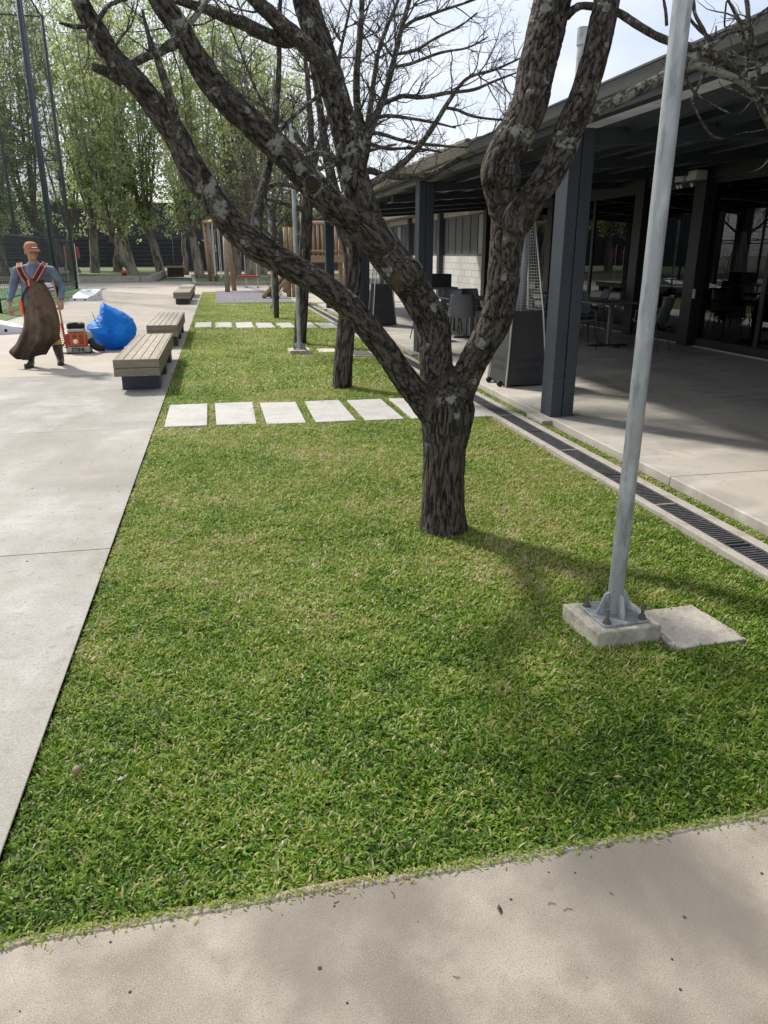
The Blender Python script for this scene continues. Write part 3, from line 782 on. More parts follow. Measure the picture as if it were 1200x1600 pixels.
# ---- stepping stones (two rows across the lawn)
STONES = []


def stone_row(y_first0, y_first1, skew, k0, count, where, pitch=0.482, w=0.392):
    for k in range(count):
        X = -0.60 + pitch * k
        y0, y1 = y_first0 + skew * k, y_first1 + skew * k
        STONES.append((X, y0, X + w, y1))
        bb = MB()
        j = [rng.uniform(-0.011, 0.011) for _ in range(8)]
        z = -0.004 + rng.uniform(-0.002, 0.003)
        bb.hexa([(X + j[0], y0 + j[1], -0.06), (X + w + j[2], y0 + j[3], -0.06), (X + w + j[4], y1 + j[5], -0.06), (X + j[6], y1 + j[7], -0.06),
                 (X + j[0], y0 + j[1], z + j[7] * .4), (X + w + j[2], y0 + j[3], z + j[6] * .4), (X + w + j[4], y1 + j[5], z + j[5] * .4), (X + j[6], y1 + j[7], z + j[4] * .4)])
        o = bb.build('stepping_stone', 'paver_white', bevel=0.006)
        order = ['first', 'second', 'third', 'fourth', 'fifth', 'sixth', 'seventh'][k]
        tag(o, 'pale square-cut stepping stone, %s from the concrete path in the %s row across the lawn' % (order, where), 'stepping stone', 'stepping stones of the %s row' % where)


stone_row(7.23, 8.34, -0.028, 0, 7, 'near')
stone_row(17.6, 18.95, -0.13, 0, 7, 'far', pitch=0.465, w=0.385)

# ---- grass blades: little squares of turf set side by side (nobody could count the blades)
def make_turf(col, seed, size, blades, length, width, flat):
    r = random.Random(seed)
    v, f, tone = [], [], []
    for _ in range(blades):
        ox, oy = r.uniform(-size / 2, size / 2), r.uniform(-size / 2, size / 2)
        clump = min(1, max(0, 0.5 + 0.75 * mnoise.noise((ox * 17, oy * 17, seed * 3.7))))
        h = r.uniform(0, 2 * math.pi)
        L = length * r.uniform(0.5, 1.25) * (0.62 + 0.72 * clump)
        W = width * r.uniform(0.65, 1.2)
        lean = r.uniform(*flat)
        dx, dy = math.cos(h), math.sin(h)
        sx, sy = -dy, dx
        dry = r.random() < 0.09
        t = r.uniform(0.84, 1.0) if dry else 0.05 + 0.62 * r.random() ** 1.1 * (0.55 + 0.6 * clump)
        n0 = len(v)
        cx, cy, cz = ox, oy, 0.0
        el = math.pi / 2 - lean * 0.45
        segs = 3
        tw = 0.5 * r.uniform(-1, 1)
        for s in range(segs + 1):
            fr = s / segs
            ww = W * (0.6, 1.0, 0.85, 0.08)[s] * 0.5
            v.append((cx - sx * ww, cy - sy * ww, cz - ww * tw))
            v.append((cx + sx * ww, cy + sy * ww, cz + ww * tw))
            tone += [t, t]
            el -= lean * 0.42
            cx += dx * math.cos(el) * L / segs
            cy += dy * math.cos(el) * L / segs
            cz = max(cz + math.sin(el) * L / segs, 0.003)
        for s in range(segs):
            a0 = n0 + 2 * s
            f.append((a0, a0 + 1, a0 + 3, a0 + 2))
    me = bpy.data.meshes.new('grass_turf')
    me.from_pydata(v, [], f)
    me.attributes.new('tone', 'FLOAT', 'POINT').data.foreach_set('value', tone)
    me.materials.append(MT['grass'])
    o = bpy.data.objects.new('grass_turf', me)
    col.objects.link(o)


def turf_set(name, size, per_m2, length, width, seed, variants=8):
    col = bpy.data.collections.new(name)
    for s in range(variants):
        make_turf(col, seed + s, size, max(4, int(per_m2 * size * size)), length, width, (0.45, 1.6))
    return col


def turf_nodes(name, col):
    g = bpy.data.node_groups.new(name, 'GeometryNodeTree')
    g.interface.new_socket('Geometry', in_out='INPUT', socket_type='NodeSocketGeometry')
    g.interface.new_socket('Geometry', in_out='OUTPUT', socket_type='NodeSocketGeometry')
    gi, go = g.nodes.new('NodeGroupInput'), g.nodes.new('NodeGroupOutput')
    ci = g.nodes.new('GeometryNodeCollectionInfo')
    ci.inputs['Collection'].default_value = col
    ci.inputs['Separate Children'].default_value = True
    ci.inputs['Reset Children'].default_value = True
    ins = g.nodes.new('GeometryNodeInstanceOnPoints')
    ins.inputs['Pick Instance'].default_value = True
    na = g.nodes.new('GeometryNodeInputNamedAttribute')
    na.data_type = 'INT'
    na.inputs['Name'].default_value = 'pick'
    nr = g.nodes.new('GeometryNodeInputNamedAttribute')
    nr.data_type = 'FLOAT_VECTOR'
    nr.inputs['Name'].default_value = 'turn'
    L = g.links.new
    L(gi.outputs[0], ins.inputs['Points'])
    L(ci.outputs[0], ins.inputs['Instance'])
    L(na.outputs[0], ins.inputs['Instance Index'])
    L(nr.outputs[0], ins.inputs['Rotation'])
    L(ins.outputs[0], go.inputs[0])
    return g


def blocked(x, y):
    for (a, b_, c, d) in STONES:
        if a + 0.012 < x < c - 0.012 and b_ + 0.012 < y < d - 0.012:
            return True
    if (x - 1.23) ** 2 + (y - 4.05) ** 2 < 0.125 ** 2 or (x - 1.43) ** 2 + (y - 9.15) ** 2 < 0.14 ** 2:
        return True
    if in_quad(x, y, FOOT_A) or in_quad(x, y, PLATE_A) or in_quad(x, y, FOOT_B) or in_quad(x, y, MANHOLE) or in_quad(x, y, SLAB_B):
        return True
    if -0.14 < x < 2.45 and 26.25 < y < 35.2:
        return True
    return False


def in_quad(x, y, q):
    n_ = len(q)
    s = 0
    for i in range(n_):
        ax, ay = q[i]
        bx, by = q[(i + 1) % n_]
        s += 1 if (bx - ax) * (y - ay) - (by - ay) * (x - ax) > 0 else -1
    return abs(s) == n_


FOOT_A = [(1.455, 2.52), (1.762, 2.538), (1.748, 2.80), (1.432, 2.815)]
PLATE_A = [(1.768, 2.435), (2.126, 2.447), (2.085, 2.795), (1.772, 2.79)]
FOOT_B = [(1.07, 12.42), (1.42, 12.42), (1.42, 12.85), (1.07, 12.85)]
MANHOLE = [(2.03, 11.9), (2.42, 11.9), (2.42, 12.55), (2.03, 12.55)]
SLAB_B = [(1.58, 12.6), (1.9, 12.6), (1.9, 13.1), (1.58, 13.1)]


def grass_patch(name, x0, x1, y0, y1, big, small, size, label, z=-0.026, jag_front=False, jag_left=False):
    """cells of turf: whole squares where the lawn is free, small ones along edges and round stones"""
    def free(cx, cy):
        if not (x0 < cx < x1 and y0 < cy < y1) or blocked(cx, cy):
            return False
        if jag_front and cy < 1.496 + 0.03 * mnoise.noise((cx * 3, 5, 0)) + 0.03 * mnoise.noise((cx * 14, 5, 2)):
            return False
        return True
    rr = random.Random(hash(label) % 1000 if False else len(label))
    sub = 4
    P = {0: [], 1: []}
    nx_, ny_ = math.ceil((x1 - x0) / size), math.ceil((y1 - y0) / size)
    for j in range(ny_):
        for i in range(nx_):
            cells = []
            for b_ in range(sub):
                for a_ in range(sub):
                    cx, cy = x0 + size * (i + (a_ + .5) / sub), y0 + size * (j + (b_ + .5) / sub)
                    if free(cx, cy):
                        cells.append((cx, cy))
            if len(cells) == sub * sub:
                P[0].append((x0 + size * (i + .5), y0 + size * (j + .5)))
            else:
                P[1] += cells
    first = None
    for k, col in ((0, big), (1, small)):
        if not P[k]:
            continue
        me = bpy.data.meshes.new(name)
        me.from_pydata([(x, y, z + 0.012 * mnoise.noise((x * 1.7, y * 1.7, 0))) for x, y in P[k]], [], [])
        me.attributes.new('pick', 'INT', 'POINT').data.foreach_set('value', [rr.randrange(8) for _ in P[k]])
        me.attributes.new('turn', 'FLOAT_VECTOR', 'POINT').data.foreach_set('vector', [c for _ in P[k] for c in (0.0, 0.0, rr.randrange(4) * math.pi / 2)])
        o = bpy.data.objects.new(name, me)
        COL.objects.link(o)
        m = o.modifiers.new('blades', 'NODES')
        m.node_group = turf_nodes(name + '_nodes', col)
        if first is None:
            first = tag(o, label, 'grass', kind='stuff')
        else:
            o.name = 'edge_blades'
            o.parent = first
            o['kind'] = 'stuff'
    return first


TA, TAs = turf_set('turf_near', .2, 25000, .031, .0065, 100), turf_set('turf_near_small', .05, 25000, .030, .0062, 120)
TB, TBs = turf_set('turf_mid', .2, 18000, .034, .0070, 140), turf_set('turf_mid_small', .05, 18000, .033, .0070, 160)
TC, TCs = turf_set('turf_far', .4, 7000, .048, .0115, 180, 8), turf_set('turf_far_small', .1, 7000, .045, .011, 200)
grass_patch('grass', -0.698, 2.62, 1.43, 4.63, TA, TAs, .2, 'coarse short grass at the front of the lawn', jag_front=True, jag_left=True)
grass_patch('grass', -0.698, 2.62, 4.63, 9.03, TB, TBs, .2, 'short grass of the lawn around the near stepping stones', jag_left=True)
grass_patch('grass', -0.698, 2.62, 9.03, 17.03, TC, TCs, .4, 'short grass of the lawn beyond the near stepping stones', jag_left=True)
grass_patch('grass', -0.698, 2.62, 17.03, 34.4, TC, TCs, .4, 'short grass at the far end of the lawn')
grass_patch('grass', 2.925, 3.05, 2.4, 24.0, TB, TBs, .2, 'narrow strip of grass between drain and patio', z=-0.02)

# clippings and crumbs along the broken front edge
r = random.Random(77)
bb = MB()
for _ in range(2200):
    X = r.uniform(-0.68, 2.4)
    Y = 1.497 - abs(r.gauss(0, 0.018)) + 0.01
    Z = 0.002 + r.random() * 0.004
    a = r.uniform(0, 6.28)
    L, W = r.uniform(0.003, 0.009), r.uniform(0.0008, 0.0018)
    dx, dy = math.cos(a) * L, math.sin(a) * L
    sx, sy = -math.sin(a) * W, math.cos(a) * W
    bb.quad((X - dx - sx, Y - dy - sy, Z), (X - dx + sx, Y - dy + sy, Z + .001), (X + dx + sx, Y + dy + sy, Z + r.random() * .005), (X + dx - sx, Y + dy - sy, Z))
me_o = bb.build('grass_clippings', 'grass')
me_o.data.attributes.new('tone', 'FLOAT', 'POINT').data.foreach_set('value', [0.45 + 0.4 * ((i // 4 * 7919) % 97) / 97 for i in range(len(bb.v))])
tag(me_o, 'cut grass clippings strewn along the front concrete edge', 'clippings', kind='stuff')

# ---- drain channel with cast grates
dr = wthing('drain_channel', 'long concrete drain channel with dark slotted grates between lawn and patio', 'drain', (2.77, 4, 0))
MB().box(2.632, -3, -0.06, 2.69, 24.2, 0.004).build('kerb_edge', 'concrete_edge', dr, bevel=0.004)
MB().box(2.855, -3, -0.06, 2.922, 24.2, 0.006).build('kerb_edge', 'concrete_edge', dr, bevel=0.004)
MB().quad((2.68, -3, -0.055), (2.86, -3, -0.055), (2.86, 24.2, -0.055), (2.68, 24.2, -0.055)).build('channel_floor', 'litter_dark', dr)
seg = 1.455
gb = MB()
gb.box(0, 0.006, -0.028, 0.013, seg - 0.006, 0.0)
gb.box(0.148, 0.006, -0.028, 0.161, seg - 0.006, 0.0)
gb.box(0.013, 0.006, -0.028, 0.148, 0.022, 0.0)
gb.box(0.013, seg - 0.022, -0.028, 0.148, seg - 0.006, 0.0)
gb.box(0.013, seg / 2 - 0.008, -0.028, 0.148, seg / 2 + 0.008, 0.0)
nb = 46
for k in range(nb):
    y = 0.03 + (seg - 0.06) * (k + .5) / nb
    if abs(y - seg / 2) < 0.018:
        continue
    gb.box(0.013, y - 0.0075, -0.026, 0.148, y + 0.0075, -0.002)
gm = gb.mesh('drain_grate', 'grate_iron')
cm = MB().box(0.0, -0.0045, -0.03, 0.161, 0.0045, 0.003).mesh('grate_joint', 'concrete_edge')
for k in range(-2, 14):
    o = bpy.data.objects.new('drain_grate', gm)
    COL.objects.link(o)
    o.location = (2.692, 4.132 + seg * k, 0.0)
    o.parent = dr
    o = bpy.data.objects.new('grate_joint', cm)
    COL.objects.link(o)
    o.location = (2.692, 4.132 + seg * k, 0.0)
    o.parent = dr

# ---- patio slab
pt = empty('patio_floor')
structure(pt)
yy = [-4.0, 0.9, 4.55, 8.2, 11.85, 15.5, 19.15, 24.6]
for i in range(len(yy) - 1):
    for (xa, xb) in ((3.06, 7.72), (7.726, 15.0)):
        MB().box(xa + (0.0 if xa < 4 else 0.002), yy[i] + 0.002, -0.08, xb, yy[i + 1] - 0.002, 0.05).build('slab', 'concrete_patio', pt, bevel=0.008)
MB().box(3.08, -4, -0.09, 15, 24.5, 0.04).build('slab_base', 'litter_dark', pt)
structure(MB().box(3.06, 25.6, -0.09, 30, 48, 0.02).build('far_walkway', 'concrete_beige'))
structure(MB().box(3.06, 24.62, -0.09, 9, 25.58, 0.012).build('far_verge', 'far_grass'))

# ---- playground floor, beds and court at the far end
pf = empty('playground_floor')
structure(pf)
for i in range(4):
    for j in range(8):
        MB().box(-0.14 + 0.66 * i + 0.004, 26.25 + 1.1 * j + 0.004, -0.06, -0.14 + 0.66 * (i + 1) - 0.004, 26.25 + 1.1 * (j + 1) - 0.004, 0.01 + rng.uniform(-.002, .002)).build('rubber_tile', 'rubber', pf)
structure(MB().box(-0.69, 34.4, -0.09, 12, 48.4, -0.002).build('far_pavement', 'concrete_beige'))
structure(MB().box(2.45, 26.2, -0.09, 3.06, 34.4, -0.004).build('playground_apron', 'concrete_beige'))
structure(MB().box(-40, 22.0, -0.09, -6.1, 39.2, 0.012).build('sports_court', 'turf'))
bb = MB()
bb.box(-40, 22.02, 0.013, -6.2, 22.14, 0.017)
structure(bb.build('court_marking', 'court_line'))
structure(MB().box(-6.1, 14.0, -0.09, -5.15, 38.4, 0.008).build('court_verge', 'far_grass'))


def raised_bed(label, poly, h):
    bed = wthing('raised_bed', label, 'planting bed', (sum(p[0] for p in poly) / len(poly), sum(p[1] for p in poly) / len(poly), 0))
    n_ = len(poly)
    bb = MB()
    for p in poly:
        bb.v.append((p[0], p[1], h - 0.05))
    bb.f.append(tuple(range(n_)))
    bb.build('bed_grass', 'far_grass', bed)
    for i in range(n_):
        a, c = poly[i], poly[(i + 1) % n_]
        MB().bar((a[0], a[1], h / 2 - 0.03), (c[0], c[1], h / 2 - 0.03), 0.18, h + 0.06).build('kerb', 'concrete_edge', bed)
    return bed


raised_bed('low grassed bed with grey kerb under the leafy trees behind the sports net', [(-30, 44.2), (-4.4, 46.6), (-3.9, 47.6), (-4.1, 80), (-30, 80)], 0.36)
raised_bed('low grassed bed with grey kerb behind the log swing frame', [(-1.2, 41.5), (9.0, 41.5), (9.0, 58), (-1.8, 58)], 0.16)

# ---- dark shed far behind the trees
shed = wthing('dark_shed', 'long dark metal shed with horizontal rails behind the leafy trees', 'shed', (-8, 86, 0))
for k in range(26):
    x0 = -44 + k * 2.2
    MB().box(x0, 85 + 0.03 * (k % 2), -0.1, x0 + 2.18, 85.3, 6.4).build('wall_panel', 'shed', shed)
for k in range(7):
    MB().box(-44, 84.9, 0.5 + 0.4 * k, 13, 84.98, 0.57 + 0.4 * k).build('rail', 'steel_dark', shed)
MB().hexa([(-44.2, 84.6, 6.3), (13.2, 84.6, 6.3), (13.2, 100, 6.6), (-44.2, 100, 6.6), (-44.2, 84.6, 6.5), (13.2, 84.6, 6.5), (13.2, 100, 6.8), (-44.2, 100, 6.8)]).build('roof', 'shed', shed)

# ================================================================== PAVILION (building, glass front, canopy)
FX = 7.93
bld = wthing('glass_pavilion', 'dark restaurant pavilion with glass front and pale block wall beside the patio', 'building', (10, 15, 0))
# wall columns
wall_cols = [1.2, 4.7, 8.2, 11.62, 13.5, 17.5, 22.1]
for y in wall_cols:
    MB().box(FX - 0.16, y, 0.06, FX + 0.16, y + 0.3, 2.96).build('wall_column', 'steel_black', bld, bevel=0.006)
# glazing between columns
for a, c in zip(wall_cols[:-1], wall_cols[1:]):
    y0, y1 = a + 0.3, c
    n_p = max(1, round((y1 - y0) / 1.6))
    w_ = (y1 - y0) / n_p
    for k in range(n_p):
        p0, p1 = y0 + w_ * k, y0 + w_ * (k + 1)
        fr = MB()
        fr.box(FX - 0.03, p0 + 0.001, 0.052, FX + 0.03, p1 - 0.001, 0.20)
        fr.box(FX - 0.03, p0 + 0.001, 2.62, FX + 0.03, p1 - 0.001, 2.70)
        fr.box(FX - 0.03, p0 + 0.001, 0.20, FX + 0.03, p0 + 0.045, 2.62)
        fr.box(FX - 0.03, p1 - 0.045, 0.20, FX + 0.03, p1 - 0.001, 2.62)
        f_o = fr.build('window_frame', 'steel_black', bld)
        MB().box(FX - 0.006, p0 + 0.04, 0.19, FX + 0.006, p1 - 0.04, 2.63).build('pane', 'glass', f_o)
        WORLD_ROOTS.append(f_o)
MB().box(FX - 0.045, 1.5, 0.0505, FX - 0.031, 11.6, 0.072).build('threshold', 'lintel', bld)
MB().box(FX - 0.045, 11.94, 0.0505, FX - 0.031, 13.48, 0.072).build('threshold', 'lintel', bld)
MB().box(FX - 0.045, 13.82, 0.0505, FX - 0.031, 22.08, 0.072).build('threshold', 'lintel', bld)
MB().box(FX - 0.19, 11.52, 0.85, FX - 0.161, 11.56, 1.0).build('door_handle', 'aluminium', bld)
MB().box(FX - 0.1, 1.0, 2.70, FX + 0.1, 22.4, 2.95).build('header_beam', 'steel_black', bld)
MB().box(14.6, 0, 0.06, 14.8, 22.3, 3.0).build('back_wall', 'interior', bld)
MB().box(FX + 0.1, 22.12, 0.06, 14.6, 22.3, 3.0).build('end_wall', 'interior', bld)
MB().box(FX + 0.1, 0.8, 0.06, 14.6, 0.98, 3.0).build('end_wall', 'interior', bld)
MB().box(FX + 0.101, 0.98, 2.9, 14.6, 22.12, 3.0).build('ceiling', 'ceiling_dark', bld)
# pale block wall with windows beyond the glass
bw = 0.4
for row in range(7):
    for k in range(40):
        y0 = 22.42 + k * bw + (0.2 if row % 2 else 0)
        if y0 > 38:
            continue
        MB().box(FX - 0.04 + rng.uniform(-.003, .003), y0, 0.03 + row * 0.208, FX + 0.1, y0 + bw - 0.008, 0.03 + row * 0.208 + 0.2).build('block', 'wall_block', bld)
MB().box(FX - 0.02, 22.4, 0.0, FX + 0.3, 38.4, 1.484).build('wall_core', 'concrete_edge', bld)
MB().box(FX - 0.06, 22.4, 2.74, FX + 0.3, 38.4, 2.92).build('lintel', 'lintel', bld)
for k in range(10):
    y0 = 22.5 + k * 1.58
    light = k in (0, 4, 7)
    wf = MB()
    wf.box(FX - 0.02, y0, 1.49, FX + 0.02, y0 + 1.56, 1.56)
    wf.box(FX - 0.02, y0, 2.68, FX + 0.02, y0 + 1.56, 2.735)
    wf.box(FX - 0.02, y0, 1.56, FX + 0.02, y0 + 0.06, 2.68)
    wf.box(FX - 0.02, y0 + 1.50, 1.56, FX + 0.02, y0 + 1.56, 2.68)
    wf.box(FX - 0.02, y0 + 0.76, 1.56, FX + 0.02, y0 + 0.8, 2.68)
    f_o = wf.build('window', 'panel_grey', bld)
    WORLD_ROOTS.append(f_o)
    MB().box(FX + 0.002, y0 + 0.05, 1.55, FX + 0.012, y0 + 0.78, 2.69).build('pane', 'curtain' if light else 'panel_grey', f_o)
    MB().box(FX + 0.002, y0 + 0.781, 1.55, FX + 0.012, y0 + 1.51, 2.69).build('pane', 'panel_grey' if k != 4 else 'curtain', f_o)
MB().box(7.2, 24.5, 2.925, 12, 39, 3.05).build('eave', 'fascia_olive', bld)
for y in (26.9, 31.4, 35.9):
    MB().box(FX - 0.2, y, 0.0, FX - 0.061, y + 0.28, 2.92).build('wall_column', 'steel_dark', bld)

# canopy over the patio
can = wthing('patio_canopy', 'dark steel canopy with grey fascia over the patio', 'canopy', (3.2, 6.75, 0))


def zc(X):
    return 2.60 + 0.07 * (X - 3.2)


CY0, CY1 = -4.0, 24.4
MB().hexa([(2.93, CY0, 2.66), (3.02, CY0, 2.64), (3.02, 9.0, 2.64), (2.93, 9.0, 2.66), (2.90, CY0, 2.74), (3.04, CY0, 2.76), (3.04, 9.0, 2.76), (2.90, 9.0, 2.74)]).build('fascia', 'fascia_grey', can, bevel=.004)
MB().hexa([(2.93, 9.003, 2.66), (3.02, 9.003, 2.64), (3.02, CY1, 2.64), (2.93, CY1, 2.66), (2.90, 9.003, 2.76), (3.04, 9.003, 2.79), (3.04, CY1, 2.79), (2.90, CY1, 2.76)]).build('fascia', 'fascia_olive', can, bevel=.004)
MB().box(3.05, CY0, 2.585, 3.15, CY1, 2.66).build('edge_beam', 'steel_dark', can, bevel=.004)
MB().box(2.893, CY0, 2.742, 2.91, 9.0, 2.757).build('gutter_lip', 'steel_dark', can)
col_y = [1.45, 6.62, 11.8, 17.0, 22.35]
for y in col_y + [-2.0, 9.2, 14.4, 19.7, 4.0]:
    MB().hexa([(3.25, y + .05, zc(3.25) - .16), (FX - .1, y + .05, zc(FX) - .16), (FX - .1, y + .17, zc(FX) - .16), (3.25, y + .17, zc(3.25) - .16),
               (3.25, y + .05, zc(3.25) - .02), (FX - .1, y + .05, zc(FX) - .02), (FX - .1, y + .17, zc(FX) - .02), (3.25, y + .17, zc(3.25) - .02)]).build('rafter', 'steel_dark', can)
purl = [3.62, 4.05, 4.5, 5.0, 5.55, 6.15, 6.8, 7.5]
for i, X in enumerate(purl):
    z = zc(X)
    pu = MB().box(X, CY0, z - 0.05, X + 0.05, CY1, z + 0.05).build('purlin', 'steel_dark', can)
    MB().box(X - 0.02, CY0, z - 0.062, X + 0.07, CY1, z - 0.052).build('flange', 'fascia_grey' if i in (3, 5) else 'steel_dark', pu)
strips = [3.20] + [p + 0.06 for p in purl]
ends = purl + [FX + 0.1]
panel_y = [CY0 + 1.42 * k for k in range(31)]
for i, (xa, xb) in enumerate(zip(strips, ends)):
    for k in range(20):
        ya, yb = panel_y[k] + .004, panel_y[k + 1] - .004
        clear = k in {0: (4, 6, 7, 9, 11, 13, 15), 1: (5, 6, 8, 10, 12, 14), 2: (3, 5, 7, 9, 11), 3: (4, 6, 8, 10, 12), 4: (3, 6, 9, 12), 5: (4, 7, 8, 11), 6: (2, 5, 8, 10), 7: (3, 6, 9, 11)}.get(i, ())
        za, zb = zc(xa) + .052, zc(xb) + .052
        MB().hexa([(xa - .05, ya, za), (xb + .05, ya, zb), (xb + .05, yb, zb), (xa - .05, yb, za), (xa - .05, ya, za + .012), (xb + .05, ya, zb + .012), (xb + .05, yb, zb + .012), (xa - .05, yb, za + .012)]
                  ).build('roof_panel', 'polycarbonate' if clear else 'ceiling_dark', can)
# ridge of roof tiles seen over the far fascia
for k in range(34):
    y = 9.3 + k * 0.44
    b_ = MB()
    b_.tube([(3.0, y, 2.80), (3.0, y + 0.40, 2.80 + rng.uniform(0, .03))], [0.045, 0.055], 8)
    b_.build('roof_tile', 'roof_tile', can)
MB().hexa([(3.03, 9.1, 2.79), (8.2, 9.1, 3.9), (8.2, 24.4, 3.9), (3.03, 24.4, 2.79), (3.03, 9.1, 2.83), (8.2, 9.1, 3.95), (8.2, 24.4, 3.95), (3.03, 24.4, 2.83)]).build('tile_roof', 'roof_tile', can)
vp = wthing('roof_vent', 'grey round vent pipe rising above the canopy roof', 'vent pipe', (6.1, 12.9, 3.4))
MB().cyl(6.05, 12.9, 3.2, 4.75, 0.085, 20).build('pipe', 'galvanised', vp, smooth=True, auto=True)
MB().cyl(6.05, 12.9, 4.75, 5.0, 0.1, 20).build('cowl', 'galvanised', vp, smooth=True, auto=True)

where = ['out at the near end of the patio', 'nearest in view, beside the galvanised pole', 'second along the patio, seen between the tree limbs', 'third along the patio beside the far heater', 'fourth along the patio in front of the log tower']
for k, y in enumerate(col_y):
    if k == 0:
        continue
    c_ = wthing('steel_column', 'dark steel canopy column, ' + where[k], 'column', (3.18, y + .12, 0), 'canopy columns along the patio edge')
    MB().box(3.065, y + 0.005, 0.035, 3.178, y + 0.25, 2.584).build('shaft_half', 'steel_dark', c_, bevel=0.006)
    MB().box(3.186, y + 0.005, 0.035, 3.30, y + 0.25, 2.584).build('shaft_half', 'steel_dark', c_, bevel=0.006)
    MB().box(3.17, y + 0.02, 0.035, 3.195, y + 0.235, 2.583).build('web', 'steel_black', c_)
    sm_ = MB()
    sm_.box(3.0625, y + 0.0025, 0.40, 3.3025, y + 0.2525, 0.404)
    sm_.build('weld_seam', 'fascia_grey', c_)
    MB().box(2.955, y - 0.06, -0.06, 3.36, y + 0.33, 0.033 if True else 0).build('footing', 'concrete_edge', c_, bevel=0.008)

# ================================================================== TREES
def smooth_path(path, per=4):
    """Catmull-Rom through (x, y, z, r)"""
    P = [np.array(p, float) for p in path]
    out = []
    for i in range(len(P) - 1):
        p0, p1, p2, p3 = P[max(i - 1, 0)], P[i], P[i + 1], P[min(i + 2, len(P) - 1)]
        for k in range(per):
            t = k / per
            out.append(0.5 * ((2 * p1) + (-p0 + p2) * t + (2 * p0 - 5 * p1 + 4 * p2 - p3) * t * t + (-p0 + 3 * p1 - 3 * p2 + p3) * t ** 3))
    out.append(P[-1])
    return out


def remeshed(paths, voxel, balls=()):
    bb = MB()
    for p in paths:
        s = smooth_path(p, 4)
        bb.tube([q[:3] for q in s], [max(q[3], 0.004) for q in s], 20)
        bb.ball(s[0][:3], s[0][3] * 0.98, 14, 8)
    for c, r_ in balls:
        bb.ball(c, r_, 14, 10)
    o = bb.build('tmp', None)
    m = o.modifiers.new('remesh', 'REMESH')
    m.mode = 'VOXEL'
    m.voxel_size = voxel
    m.use_smooth_shade = True
    dg = bpy.context.evaluated_depsgraph_get()
    dg.update()
    me = bpy.data.meshes.new_from_object(o.evaluated_get(dg))
    bpy.data.objects.remove(o)
    return me


